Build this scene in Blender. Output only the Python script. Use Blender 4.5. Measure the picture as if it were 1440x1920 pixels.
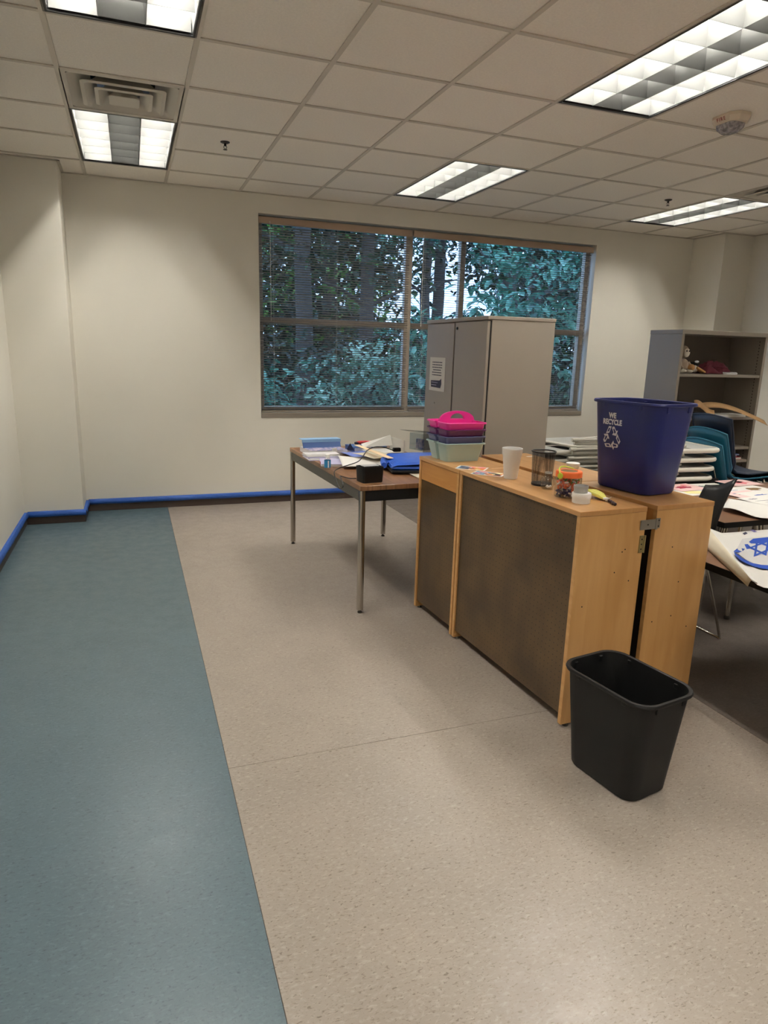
import bpy, math, random
import numpy as np
from mathutils import Vector, Matrix
PI = math.pi
for o_ in list(bpy.data.objects):
    bpy.data.objects.remove(o_, do_unlink=True)
S = bpy.context.scene
C = S.collection

# ------------------------------------------------------------------ camera
CAM = np.array([-1.5677, -2.8032, 1.4504]); FPX = 1261.83
def _rot(yaw, pitch, roll):
    cy, sy, cp, sp, cr, sr = math.cos(yaw), math.sin(yaw), math.cos(pitch), math.sin(pitch), math.cos(roll), math.sin(roll)
    f = np.array([sy*cp, cy*cp, sp]); r = np.array([cy, -sy, 0]); u = np.cross(r, f)
    return r*cr+u*sr, -r*sr+u*cr, f
CR, CU, CF = _rot(.3576, -.2353, .0279)
cd = bpy.data.cameras.new('camera'); cam = bpy.data.objects.new('camera', cd); C.objects.link(cam)
cd.sensor_fit = 'VERTICAL'; cd.sensor_height = 36; cd.lens = FPX/1920*36; cd.clip_end = 200; cd.clip_start = .05
M4 = Matrix.Identity(4)
for i_ in range(3):
    M4[i_][0] = CR[i_]; M4[i_][1] = CU[i_]; M4[i_][2] = -CF[i_]; M4[i_][3] = CAM[i_]
cam.matrix_world = M4
S.camera = cam
def at(x, y, Z=None, Y=None, X=None):
    """world point on a plane seen at photo pixel (x, y)"""
    d = CF*FPX + CR*(x-720) - CU*(y-960)
    t = (Z-CAM[2])/d[2] if Z is not None else (Y-CAM[1])/d[1] if Y is not None else (X-CAM[0])/d[0]
    p = CAM+t*d
    return Vector((float(p[0]), float(p[1]), float(p[2])))

# ------------------------------------------------------------------ world, exposure
LAMP = 165.0
W = bpy.data.worlds.new('overcast_sky'); S.world = W; W.use_nodes = True
bg = W.node_tree.nodes['Background']; bg.inputs[0].default_value = (.37, .60, 1, 1); bg.inputs[1].default_value = 3.4
S.view_settings.view_transform = 'Standard'; S.view_settings.look = 'None'
S.view_settings.gamma = 1; S.view_settings.use_curve_mapping = False
S.view_settings.exposure = 0.42

# ------------------------------------------------------------------ materials
def lin(c):
    return tuple(((x/255)/12.92 if x/255 <= .04045 else ((x/255+.055)/1.055)**2.4) for x in c)
MATS = {}
def mat(name, col, rough=.5, metal=0., var=0., scale=8., stretch=(1, 1, 1), bump=0., bscale=None, col2=None, spec=.5, trans=0., coat=0., emit=0., sheen=0., detail=4.):
    if name in MATS: return MATS[name]
    m = bpy.data.materials.new(name); m.use_nodes = True; nt = m.node_tree; b = nt.nodes['Principled BSDF']
    c = lin(col); b.inputs['Roughness'].default_value = rough; b.inputs['Metallic'].default_value = metal
    b.inputs['Specular IOR Level'].default_value = spec
    b.inputs['Transmission Weight'].default_value = trans; b.inputs['Coat Weight'].default_value = coat
    b.inputs['Base Color'].default_value = (*c, 1)
    if emit:
        b.inputs['Emission Color'].default_value = (*c, 1); b.inputs['Emission Strength'].default_value = emit
    if var or bump or col2:
        tc = nt.nodes.new('ShaderNodeTexCoord'); mp = nt.nodes.new('ShaderNodeMapping'); mp.inputs['Scale'].default_value = stretch
        nt.links.new(tc.outputs['Object'], mp.inputs[0])
        nz = nt.nodes.new('ShaderNodeTexNoise'); nz.inputs['Scale'].default_value = scale; nz.inputs['Detail'].default_value = detail
        nt.links.new(mp.outputs[0], nz.inputs['Vector'])
        if var or col2:
            cr = nt.nodes.new('ShaderNodeValToRGB')
            ca = tuple(max(0, x*(1-var)) for x in c) if not col2 else lin(col2)
            cb = tuple(min(1, x*(1+var)) for x in c) if not col2 else c
            cr.color_ramp.elements[0].position = .33; cr.color_ramp.elements[0].color = (*ca, 1)
            cr.color_ramp.elements[1].position = .67; cr.color_ramp.elements[1].color = (*cb, 1)
            nt.links.new(nz.outputs[0], cr.inputs[0]); nt.links.new(cr.outputs[0], b.inputs['Base Color'])
        if bump:
            n2 = nz
            if bscale:
                n2 = nt.nodes.new('ShaderNodeTexNoise'); n2.inputs['Scale'].default_value = bscale; nt.links.new(mp.outputs[0], n2.inputs['Vector'])
            bp = nt.nodes.new('ShaderNodeBump'); bp.inputs['Strength'].default_value = bump; bp.inputs['Distance'].default_value = .01
            nt.links.new(n2.outputs[0], bp.inputs['Height']); nt.links.new(bp.outputs[0], b.inputs['Normal'])
    MATS[name] = m; return m
def lino(name, base, dark, light, rough):
    """marbled sheet linoleum: cloudy base with short streaky flecks"""
    m = bpy.data.materials.new(name); m.use_nodes = True; nt = m.node_tree; N = nt.nodes; L = nt.links; b = N['Principled BSDF']
    tc = N.new('ShaderNodeTexCoord')
    def noise(scale, stretch, lo, hi, detail=5, dist=0.):
        mp = N.new('ShaderNodeMapping'); mp.inputs['Scale'].default_value = stretch; L.new(tc.outputs['Object'], mp.inputs[0])
        n = N.new('ShaderNodeTexNoise'); n.inputs['Scale'].default_value = scale; n.inputs['Detail'].default_value = detail; n.inputs['Distortion'].default_value = dist
        L.new(mp.outputs[0], n.inputs['Vector'])
        r = N.new('ShaderNodeMapRange'); r.inputs[1].default_value = lo; r.inputs[2].default_value = hi; L.new(n.outputs[0], r.inputs[0]); return r.outputs[0]
    def mix(f, a, c2):
        x = N.new('ShaderNodeMix'); x.data_type = 'RGBA'; L.new(f, x.inputs[0])
        if isinstance(a, tuple): x.inputs[6].default_value = (*a, 1)
        else: L.new(a, x.inputs[6])
        x.inputs[7].default_value = (*c2, 1); return x.outputs[2]
    c0 = mix(noise(3, (1, 1, 1), .35, .65), lin(base), tuple(.9*x for x in lin(base)))
    c1 = mix(noise(55, (1, 2.2, 1), .52, .72, 4, .6), c0, lin(light))
    c2_ = mix(noise(75, (1, 2.4, 1), .585, .70, 5, .8), c1, lin(dark))
    c3 = mix(noise(120, (1, 1.6, 1), .62, .74, 3), c2_, lin(dark))
    L.new(c3, b.inputs['Base Color']); b.inputs['Roughness'].default_value = rough
    r = noise(14, (1, 1, 1), .3, .7)
    mr = N.new('ShaderNodeMapRange'); mr.inputs[3].default_value = rough-.05; mr.inputs[4].default_value = rough+.07; L.new(r, mr.inputs[0]); L.new(mr.outputs[0], b.inputs['Roughness'])
    bp = N.new('ShaderNodeBump'); bp.inputs['Strength'].default_value = .12; bp.inputs['Distance'].default_value = .004
    n = N.new('ShaderNodeTexNoise'); n.inputs['Scale'].default_value = 60; L.new(tc.outputs['Object'], n.inputs['Vector']); L.new(n.outputs[0], bp.inputs['Height']); L.new(bp.outputs[0], b.inputs['Normal'])
    MATS[name] = m; return m
def wood(name, c1, c2, scale=3., stretch=(1, 12, 1), rough=.4, coat=0.):
    m = bpy.data.materials.new(name); m.use_nodes = True; nt = m.node_tree; N = nt.nodes; L = nt.links; b = N['Principled BSDF']
    tc = N.new('ShaderNodeTexCoord'); mp = N.new('ShaderNodeMapping'); mp.inputs['Scale'].default_value = stretch; L.new(tc.outputs['Object'], mp.inputs[0])
    n = N.new('ShaderNodeTexNoise'); n.inputs['Scale'].default_value = scale; n.inputs['Detail'].default_value = 8; n.inputs['Distortion'].default_value = .6; L.new(mp.outputs[0], n.inputs['Vector'])
    n2 = N.new('ShaderNodeTexNoise'); n2.inputs['Scale'].default_value = 2.2; n2.inputs['Detail'].default_value = 2; L.new(tc.outputs['Object'], n2.inputs['Vector'])
    ad = N.new('ShaderNodeMath'); ad.operation = 'ADD'; L.new(n.outputs[0], ad.inputs[0]); L.new(n2.outputs[0], ad.inputs[1])
    mr = N.new('ShaderNodeMapRange'); mr.inputs[1].default_value = .75; mr.inputs[2].default_value = 1.25; L.new(ad.outputs[0], mr.inputs[0])
    x = N.new('ShaderNodeMix'); x.data_type = 'RGBA'; L.new(mr.outputs[0], x.inputs[0]); x.inputs[6].default_value = (*lin(c1), 1); x.inputs[7].default_value = (*lin(c2), 1)
    L.new(x.outputs[2], b.inputs['Base Color']); b.inputs['Roughness'].default_value = rough; b.inputs['Coat Weight'].default_value = coat
    MATS[name] = m; return m
def pegboard(name, c1, c2, pitch=.0254, r=.0026):
    """brown hardboard with a square grid of drilled holes (y-z plane)"""
    m = bpy.data.materials.new(name); m.use_nodes = True; nt = m.node_tree; N = nt.nodes; L = nt.links; b = N['Principled BSDF']
    tc = N.new('ShaderNodeTexCoord'); sp = N.new('ShaderNodeSeparateXYZ'); L.new(tc.outputs['Object'], sp.inputs[0])
    def ma(op, a, b_=None):
        x = N.new('ShaderNodeMath'); x.operation = op
        for i, v in enumerate((a, b_)):
            if v is None: continue
            if isinstance(v, (int, float)): x.inputs[i].default_value = v
            else: L.new(v, x.inputs[i])
        return x.outputs[0]
    def cell(s): return ma('SUBTRACT', ma('FRACT', ma('DIVIDE', ma('ADD', s, 10.), pitch)), .5)
    d = ma('SQRT', ma('ADD', ma('POWER', cell(sp.outputs[1]), 2.), ma('POWER', cell(sp.outputs[2]), 2.)))
    hole = ma('LESS_THAN', d, r/pitch)
    n = N.new('ShaderNodeTexNoise'); n.inputs['Scale'].default_value = 5; n.inputs['Detail'].default_value = 6; L.new(tc.outputs['Object'], n.inputs['Vector'])
    mr = N.new('ShaderNodeMapRange'); mr.inputs[1].default_value = .35; mr.inputs[2].default_value = .68; L.new(n.outputs[0], mr.inputs[0])
    x = N.new('ShaderNodeMix'); x.data_type = 'RGBA'; L.new(mr.outputs[0], x.inputs[0]); x.inputs[6].default_value = (*lin(c1), 1); x.inputs[7].default_value = (*lin(c2), 1)
    y = N.new('ShaderNodeMix'); y.data_type = 'RGBA'; L.new(hole, y.inputs[0]); L.new(x.outputs[2], y.inputs[6]); y.inputs[7].default_value = (.012, .009, .006, 1)
    L.new(y.outputs[2], b.inputs['Base Color']); b.inputs['Roughness'].default_value = .42
    MATS[name] = m; return m
def thin_glass(name, tint, refl=.07):
    m = bpy.data.materials.new(name); m.use_nodes = True; nt = m.node_tree; N = nt.nodes; L = nt.links
    N.remove(N['Principled BSDF']); t = N.new('ShaderNodeBsdfTransparent'); t.inputs[0].default_value = (*tint, 1)
    g = N.new('ShaderNodeBsdfGlossy'); g.inputs['Roughness'].default_value = .02
    lw = N.new('ShaderNodeLayerWeight'); lw.inputs[0].default_value = .35
    pw = N.new('ShaderNodeMath'); pw.operation = 'POWER'; L.new(lw.outputs['Facing'], pw.inputs[0]); pw.inputs[1].default_value = 2.5
    fr = N.new('ShaderNodeMapRange'); fr.inputs[3].default_value = refl*.6; fr.inputs[4].default_value = .5; L.new(pw.outputs[0], fr.inputs[0])
    x = N.new('ShaderNodeMixShader'); L.new(fr.outputs[0], x.inputs[0]); L.new(t.outputs[0], x.inputs[1]); L.new(g.outputs[0], x.inputs[2]); L.new(x.outputs[0], N['Material Output'].inputs[0])
    MATS[name] = m; return m
def emission(name, col, strength):
    m = bpy.data.materials.new(name); m.use_nodes = True; nt = m.node_tree; N = nt.nodes; L = nt.links
    N.remove(N['Principled BSDF']); e = N.new('ShaderNodeEmission'); e.inputs[0].default_value = (*col, 1); e.inputs[1].default_value = strength
    L.new(e.outputs[0], N['Material Output'].inputs[0]); MATS[name] = m; return m
def leafmat(name, c1, c2, c3):
    m = bpy.data.materials.new(name); m.use_nodes = True; nt = m.node_tree; N = nt.nodes; L = nt.links; b = N['Principled BSDF']
    tc = N.new('ShaderNodeTexCoord'); n = N.new('ShaderNodeTexNoise'); n.inputs['Scale'].default_value = 1.7; n.inputs['Detail'].default_value = 5; L.new(tc.outputs['Object'], n.inputs['Vector'])
    r = N.new('ShaderNodeValToRGB'); r.color_ramp.elements[0].position = .36; r.color_ramp.elements[0].color = (*lin(c1), 1)
    r.color_ramp.elements[1].position = .66; r.color_ramp.elements[1].color = (*lin(c3), 1); e = r.color_ramp.elements.new(.52); e.color = (*lin(c2), 1)
    L.new(n.outputs[0], r.inputs[0]); L.new(r.outputs[0], b.inputs['Base Color']); b.inputs['Roughness'].default_value = .33
    t = N.new('ShaderNodeBsdfTranslucent'); L.new(r.outputs[0], t.inputs[0]); x = N.new('ShaderNodeMixShader'); x.inputs[0].default_value = .3
    L.new(b.outputs[0], x.inputs[1]); L.new(t.outputs[0], x.inputs[2]); L.new(x.outputs[0], N['Material Output'].inputs[0])
    MATS[name] = m; return m

mat('wall_paint', (232, 227, 214), .62, var=.02, scale=1.5, bump=.04, bscale=160)
mat('tile', (246, 239, 227), .9, var=.03, scale=90, bump=.35, bscale=240)
mat('grid', (206, 197, 182), .5)
lino('lino_beige', (152, 141, 130), (112, 100, 89), (164, 154, 143), .33)
lino('lino_teal', (80, 99, 107), (58, 74, 81), (91, 109, 116), .33)
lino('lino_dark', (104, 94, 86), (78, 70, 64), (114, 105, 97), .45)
mat('seam', (70, 60, 50), .9)
mat('base_rubber', (66, 52, 46), .5)
mat('tape_blue', (40, 88, 172), .55, var=.06, scale=30, bump=.3, bscale=40)
mat('window_metal', (178, 164, 146), .45)
mat('sill', (140, 131, 119), .5)
mat('slat', (158, 146, 132), .4)
mat('headrail', (176, 152, 130), .45)
mat('cord_white', (205, 200, 190), .6)
thin_glass('pane', (.93, .95, .96))
thin_glass('clear_plastic', (.82, .85, .87))
thin_glass('jar_plastic', (.93, .93, .92))
mat('light_frame', (24, 24, 23), .5)
mat('louver', (90, 90, 88), .35, spec=.5)
mat('lamp_housing', (240, 240, 236), .5)
emission('lamp_glow', (1, .965, .90), LAMP)
mat('vent_white', (205, 198, 184), .5)
mat('vent_dark', (28, 27, 26), .8)
mat('dark_metal', (52, 46, 42), .4, metal=.6)
mat('strobe_body', (222, 208, 188), .5)
mat('strobe_lens', (150, 146, 150), .15, var=.5, scale=60)
mat('red_print', (150, 50, 34), .6)
wood('cab_wood', (212, 164, 104), (194, 144, 84), 3., (7, 7, .8), .36, .15)
wood('cab_top_wood', (200, 152, 98), (180, 130, 76), 3., (9, 1, 1), .3, .25)
wood('cab_edge_wood', (206, 160, 104), (184, 136, 80), 5., (2, 2, 6), .45)
wood('cab_drawer_wood', (200, 144, 80), (178, 120, 60), 3., (1, 1, 8), .36, .2)
pegboard('peg', (92, 71, 44), (66, 50, 32))
mat('cab_dark', (20, 16, 14), .7)
mat('steel', (150, 148, 140), .35, metal=.85)
mat('brass_steel', (160, 146, 100), .4, metal=.8)
wood('walnut', (166, 122, 84), (106, 74, 50), 4., (14, 1, 1), .35, .1)
mat('apron_grey', (84, 82, 74), .45, metal=.3)
mat('chrome', (190, 185, 176), .18, metal=1.)
mat('black_plastic', (10, 10, 10), .45, spec=.35)
mat('black_matte', (14, 13, 12), .7, spec=.3)
mat('rubber_foot', (60, 56, 50), .7)
mat('cabinet_grey', (158, 149, 137), .42, var=.015, scale=3)
mat('bookcase_grey', (150, 141, 129), .45)
mat('bookcase_in', (112, 103, 94), .5)  # bookcase grey darkened: the shade inside is put into the colour
mat('blue_bin', (15, 27, 96), .38, bump=.04, bscale=300)
mat('black_bin', (11, 11, 11), .55, spec=.35, bump=.05, bscale=300)
mat('white_print', (225, 225, 228), .6)
mat('paper', (222, 219, 212), .8)
mat('paper_cream', (214, 205, 182), .8, var=.04, scale=6)
mat('paper_pink', (232, 196, 192), .8)
mat('paper_lilac', (176, 172, 200), .8)
mat('paper_blue', (110, 128, 196), .7)
mat('navy_print', (44, 46, 70), .7)
mat('grey_print', (96, 96, 108), .7)
mat('pink', (242, 60, 165), .3); mat('purple', (92, 40, 92), .3); mat('caddy_navy', (82, 88, 128), .3); mat('mint', (168, 192, 188), .35)
mat('foam', (238, 236, 232), .6, bump=.05, bscale=200)
mat('wire_black', (12, 12, 12), .4)
mat('orange', (250, 120, 60), .4); mat('lime', (190, 205, 60), .4)
mat('bit_orange', (245, 120, 70), .5); mat('bit_blue', (40, 50, 110), .5); mat('bit_green', (110, 160, 60), .5); mat('bit_white', (235, 230, 225), .5)
mat('label_dark', (40, 30, 50), .5); mat('label_pink', (190, 110, 150), .5)
mat('silver', (188, 188, 186), .45, metal=.5)
mat('yarn', (232, 226, 120), .8, bump=.3, bscale=90); mat('dark_bead', (44, 22, 32), .5)
mat('light_blue', (140, 180, 215), .45); mat('mid_blue', (58, 92, 150), .5)
mat('print_mix', (196, 180, 190), .7, scale=38, col2=(60, 84, 140))
mat('stack_paper', (205, 202, 202), .8, var=.12, scale=90, stretch=(.2, .2, 5))
mat('royal', (30, 86, 188), .42, var=.08, scale=20)
mat('red_tool', (190, 30, 28), .35); mat('stick_wood', (236, 206, 164), .6)
mat('glue_blue', (40, 130, 180), .4)
mat('teal_shell', (30, 98, 122), .42); mat('navy_shell', (22, 34, 54), .42)
mat('chair_grey', (176, 174, 166), .4); mat('chair_rim', (212, 207, 194), .4)
mat('table_brown', (116, 84, 62), .4, var=.06, scale=6)
mat('flag_blue', (24, 72, 170), .6); mat('flag_grey', (204, 202, 200), .7)
mat('kraft', (196, 156, 108), .7, var=.05, scale=9)
mat('maroon', (88, 20, 36), .8, bump=.4, bscale=30)
mat('plush', (172, 154, 134), .95, bump=.6, bscale=160); mat('plush_light', (214, 204, 188), .95); mat('plush_tan', (190, 140, 88), .8)
mat('bottle_clear', (190, 200, 196), .3); mat('cap_teal', (22, 104, 108), .4)
mat('bark', (62, 54, 48), .9, var=.25, scale=8, stretch=(1, 1, .2), bump=.6, bscale=20)
leafmat('leaf_teal', (24, 66, 54), (66, 126, 104), (132, 184, 156))
leafmat('leaf_shaded', (10, 24, 18), (17, 40, 28), (46, 88, 48))  # near-black tones: shadow within the foliage put into the leaf colour
leafmat('leaf_sunlit', (40, 84, 30), (86, 138, 50), (140, 180, 80))  # light green stands in for sunlit patches of foliage
leafmat('leaf_sky_gloss', (34, 66, 52), (92, 132, 108), (176, 204, 180))  # pale tones paint the sky's reflection on glossy leaves
mat('soil', (46, 40, 32), .95, var=.3, scale=3)
for n_, c_ in dict(dr_pink=(226, 130, 136), dr_red=(168, 40, 66), dr_green=(50, 110, 60), dr_brown=(110, 82, 40), dr_violet=(110, 104, 150), dr_blue=(70, 96, 170), dr_yellow=(226, 216, 150), dr_sky=(120, 150, 170), dr_orange=(220, 140, 80)).items(): mat(n_, c_, .8)

# ------------------------------------------------------------------ helpers
class MB:
    def __init__(s): s.v = []; s.f = []
    def add(s, v, f):
        n = len(s.v); s.v += [tuple(p) for p in v]; s.f += [tuple(i+n for i in q) for q in f]; return s
    def box(s, a, b):
        (x0, y0, z0), (x1, y1, z1) = a, b
        return s.add([(x0, y0, z0), (x1, y0, z0), (x1, y1, z0), (x0, y1, z0), (x0, y0, z1), (x1, y0, z1), (x1, y1, z1), (x0, y1, z1)],
                     [(0, 3, 2, 1), (4, 5, 6, 7), (0, 1, 5, 4), (1, 2, 6, 5), (2, 3, 7, 6), (3, 0, 4, 7)])
    def loft(s, rings, cap0=True, cap1=True, close=True):
        n = len(rings[0]); v = [p for r in rings for p in r]; f = []
        for i in range(len(rings)-1):
            for j in range(n if close else n-1):
                k = (j+1) % n; f.append((i*n+j, i*n+k, (i+1)*n+k, (i+1)*n+j))
        if cap0: f.append(tuple(range(n-1, -1, -1)))
        if cap1: f.append(tuple((len(rings)-1)*n+j for j in range(n)))
        return s.add(v, f)
    def lathe(s, prof, n=24, c=(0, 0, 0), cap0=True, cap1=True):
        return s.loft([[(c[0]+r*math.cos(2*PI*k/n), c[1]+r*math.sin(2*PI*k/n), c[2]+z) for k in range(n)] for r, z in prof], cap0, cap1)
    def tube(s, path, r, n=8, closed=False, flat=1.):
        P = [Vector(p) for p in path]; rings = []; up = None
        for i, p in enumerate(P):
            if closed: t = P[(i+1) % len(P)]-P[i-1]
            else: t = P[min(i+1, len(P)-1)]-P[max(i-1, 0)]
            t.normalize()
            if up is None: up = Vector((0, 0, 1)) if abs(t.z) < .9 else Vector((1, 0, 0))
            a = t.cross(up).normalized(); up = a.cross(t).normalized()
            rr = r[i] if isinstance(r, (list, tuple)) else r
            rings.append([tuple(p+a*rr*math.cos(2*PI*k/n)+up*rr*flat*math.sin(2*PI*k/n)) for k in range(n)])
        if closed: rings.append(rings[0]); return s.loft(rings, False, False)
        return s.loft(rings)
    def grid(s, rows):
        n = len(rows[0]); f = [(i*n+j, i*n+j+1, (i+1)*n+j+1, (i+1)*n+j) for i in range(len(rows)-1) for j in range(n-1)]
        return s.add([p for r in rows for p in r], f)
    def mesh(s, name):
        m = bpy.data.meshes.new(name); m.from_pydata(s.v, [], s.f); m.update(); return m
def link(name, me, m=None, parent=None, smooth=None, bevel=0., seg=1, solid=0., loc=None, rot=None):
    o = bpy.data.objects.new(name, me); C.objects.link(o)
    if m and len(me.materials) == 0: me.materials.append(MATS[m])
    if parent: o.parent = parent
    if loc is not None: o.location = loc
    if rot is not None: o.rotation_euler = rot
    if smooth is not None:
        me.polygons.foreach_set('use_smooth', [True]*len(me.polygons)); me.set_sharp_from_angle(angle=math.radians(smooth))
    if solid:
        md = o.modifiers.new('solid', 'SOLIDIFY'); md.thickness = solid; md.offset = 0
    if bevel:
        md = o.modifiers.new('bevel', 'BEVEL'); md.width = bevel; md.segments = seg; md.limit_method = 'ANGLE'; md.angle_limit = math.radians(40)
    return o
def part(name, mb, m, parent=None, **k): return link(name, mb.mesh(name), m, parent, **k)
def tag(o, label, cat, group=None):
    o['label'] = label; o['category'] = cat
    if group: o['group'] = group
    return o
def thing(name, label, cat, loc=(0, 0, 0), rotz=0., group=None):
    o = bpy.data.objects.new(name, None); C.objects.link(o); o.location = loc; o.rotation_euler = (0, 0, rotz); o.empty_display_size = .1
    return tag(o, label, cat, group)
def struct(name, mb=None, m=None, **k):
    if mb is None:
        o = bpy.data.objects.new(name, None); C.objects.link(o)
    else: o = part(name, mb, m, **k)
    o['kind'] = 'structure'; return o
def stuff(o): o['kind'] = 'stuff'; return o
def B(a, b): return MB().box(a, b)
def rr(w, d, r, z, n=5, c=(0, 0)):
    out = []
    for sx, sy, a0 in ((1, 1, 0), (-1, 1, 90), (-1, -1, 180), (1, -1, 270)):
        for k in range(n+1):
            a = math.radians(a0+90*k/n); out.append((c[0]+sx*(w/2-r)+r*math.cos(a), c[1]+sy*(d/2-r)+r*math.sin(a), z))
    return out
def blob(cx, cy, z, rx, ry, seed, n=14, rough=.3, rot=0.):
    R = random.Random(seed); pts = []
    for k in range(n):
        a = 2*PI*k/n; q = 1+rough*(R.random()-.5)*2; x, y = rx*q*math.cos(a), ry*q*math.sin(a)
        pts.append((cx+x*math.cos(rot)-y*math.sin(rot), cy+x*math.sin(rot)+y*math.cos(rot), z))
    return pts
def poly(pts, th=.0004):
    lo = [(p[0], p[1], p[2]) for p in pts]; hi = [(p[0], p[1], p[2]+th) for p in pts]
    return MB().loft([lo, hi])
def text_mesh(txt, size, name='lettering', ext=.0004, bold=0., track=1.):
    cu = bpy.data.curves.new(name, 'FONT'); cu.body = txt; cu.size = size; cu.align_x = 'CENTER'; cu.align_y = 'CENTER'; cu.extrude = ext; cu.offset = bold; cu.space_character = track; cu.resolution_u = 3
    ob = bpy.data.objects.new(name, cu); C.objects.link(ob); dg = bpy.context.evaluated_depsgraph_get()
    me = bpy.data.meshes.new_from_object(ob.evaluated_get(dg)); bpy.data.objects.remove(ob, do_unlink=True); bpy.data.curves.remove(cu); me.name = name; return me

def smooth_path(P_, n=6):
    P_ = [Vector(p) for p in P_]; out = []
    for i in range(len(P_)-1):
        a, b, c_, d_ = P_[max(i-1, 0)], P_[i], P_[i+1], P_[min(i+2, len(P_)-1)]
        for k in range(n):
            s = k/n; out.append(.5*((2*b)+(-a+c_)*s+(2*a-5*b+4*c_-d_)*s*s+(-a+3*b-3*c_+d_)*s**3))
    return out+[P_[-1]]

# ------------------------------------------------------------------ room shell
G = .6096; HC = 2.745
XL, XR, YB, YR = -2.44, 4.77, 3.52, -6.2
WX0, WX1, WZ0, WZ1 = -.455, 3.105, .84, 2.59
fl = struct('floor', B((XL-.2, YR-.2, -.1), (XR+.2, YB+.2, -.003)), 'seam')
SX0, SX1, SY = -1.325, .682, -.655
g_ = .001
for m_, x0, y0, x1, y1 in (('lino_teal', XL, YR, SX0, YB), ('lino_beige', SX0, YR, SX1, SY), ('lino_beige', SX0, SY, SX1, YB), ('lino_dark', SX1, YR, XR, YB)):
    part('floor_sheet', B((x0+g_, y0+g_, -.003), (x1-g_, y1-g_, 0)), m_, fl)

bk = MB()
for a, b in (((XL-.2, YB, 0), (WX0, YB+.2, 2.85)), ((WX1, YB, 0), (XR+.2, YB+.2, 2.85)), ((WX0, YB, 0), (WX1, YB+.2, WZ0-.03)), ((WX0, YB, WZ1), (WX1, YB+.2, 2.85))): bk.box(a, b)
struct('wall_back', bk, 'wall_paint')
struct('wall_left', B((XL-.2, YR-.2, 0), (XL, YB, 2.85)), 'wall_paint')
struct('wall_left_pier', B((XL, 3.14, 0), (-2.005, YB, HC-.001)), 'wall_paint')
struct('wall_right', B((XR, YR-.2, 0), (XR+.2, YB, 2.85)), 'wall_paint')
struct('wall_right_pier', B((4.378, 3.07, 0), (XR, YB, HC-.001)), 'wall_paint')
struct('wall_rear', B((XL, YR-.2, 0), (XR, YR, 2.85)), 'wall_paint')
BH = .1; BT = .011
def baseb(name, a, b): struct(name, B((a[0], a[1], 0), (b[0], b[1], BH)), 'base_rubber', bevel=.003)
baseb('baseboard_back', (-2.005, YB-BT), (4.378, YB))
baseb('baseboard_left', (XL, YR), (XL+BT, 3.14-BT))
baseb('baseboard_left_pier', (XL, 3.14-BT), (-2.005+BT, 3.14))
baseb('baseboard_left_return', (-2.005, 3.14), (-2.005+BT, YB-BT))
baseb('baseboard_right', (XR-BT, YR), (XR, 3.07-BT))
baseb('baseboard_right_pier', (4.378-BT, 3.07-BT), (XR, 3.07))
# blue painter's tape folded over the top of the baseboard (sits on the board, sticks out a little)
def tape(label, pts, seed):
    R = random.Random(seed); rows = []
    for (x, y, nx, ny) in pts:
        j = R.uniform(-.002, .004); out = BT+.006
        prof = [(.001, .106), (BT*.5, BH+.0035), (out, BH+.001+j), (out+.009+j, .082+j), (out+.005+j*1.5, .062+j)]
        rows.append([(x+nx*d, y+ny*d, z) for d, z in prof])
    o = part('painters_tape', MB().grid(rows), 'tape_blue', solid=.0006, smooth=50)
    tag(o, label, 'tape', 'blue masking tape along the baseboards')
def run(a, b, n, nrm): return [(a[0]+(b[0]-a[0])*k/n, a[1]+(b[1]-a[1])*k/n, nrm[0], nrm[1]) for k in range(n+1)]
tape('long strip of blue painter\'s tape on the baseboard below the window', run((-1.985, YB), (1.6, YB), 40, (0, -1)), 1)
tape('blue painter\'s tape on the short return of the left wall pier', run((-2.005, 3.13), (-2.005, YB-.02), 5, (1, 0)), 2)
tape('blue painter\'s tape on the baseboard at the foot of the left wall pier', run((XL+.02, 3.14), (-1.985, 3.14), 6, (0, -1)), 3)
tape('blue painter\'s tape on the left wall baseboard, piece next to the pier', run((XL, 2.70), (XL, 3.12), 6, (1, 0)), 4)
tape('blue painter\'s tape on the left wall baseboard, long piece nearest the camera', run((XL, -3.0), (XL, 2.705), 50, (1, 0)), 5)

# ------------------------------------------------------------------ ceiling
ce = struct('ceiling', B((XL-.2, YR-.2, 2.93), (XR+.2, YB+.2, 3.0)), 'vent_dark')
LIGHTS = [(c, r) for c in (-3, 1, 5) for r in (-9, -5, -1, 3)]
VENTS = [(-3, 2), (5, 2)]
occ = set()
for c, r in LIGHTS: occ |= {(c, r), (c, r+1)}
occ |= set(VENTS)
full = B((-G/2+.003, -G/2+.003, 0), (G/2-.003, G/2-.003, .016)).mesh('ceiling_tile'); full.materials.append(MATS['tile'])
for c in range(-4, 8):
    for r in range(-11, 6):
        if (c, r) in occ: continue
        x0, x1, y0, y1 = c*G, (c+1)*G, r*G, (r+1)*G
        x0, x1, y0, y1 = max(x0, XL), min(x1, XR), max(y0, YR), min(y1, YB)
        if x1-x0 < .03 or y1-y0 < .03: continue
        if x1-x0 > G-.01 and y1-y0 > G-.01:
            link('ceiling_tile', full, None, ce, loc=((x0+x1)/2, (y0+y1)/2, HC+.006))
        else: part('ceiling_tile', B((x0+.003, y0+.003, HC+.006), (x1-.003, y1-.003, HC+.022)), 'tile', ce)
def tbar(x0, y0, x1, y1):
    if x0 == x1: b = MB().box((x0-.012, y0, HC), (x0+.012, y1, HC+.0055)).box((x0-.001, y0, HC+.0055), (x0+.001, y1, HC+.03))
    else: b = MB().box((x0, y0-.012, HC+.0004), (x1, y0+.012, HC+.0054)).box((x0, y0-.001, HC+.0055), (x1, y0+.001, HC+.03))
    part('grid_bar', b, 'grid', ce)
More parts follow.
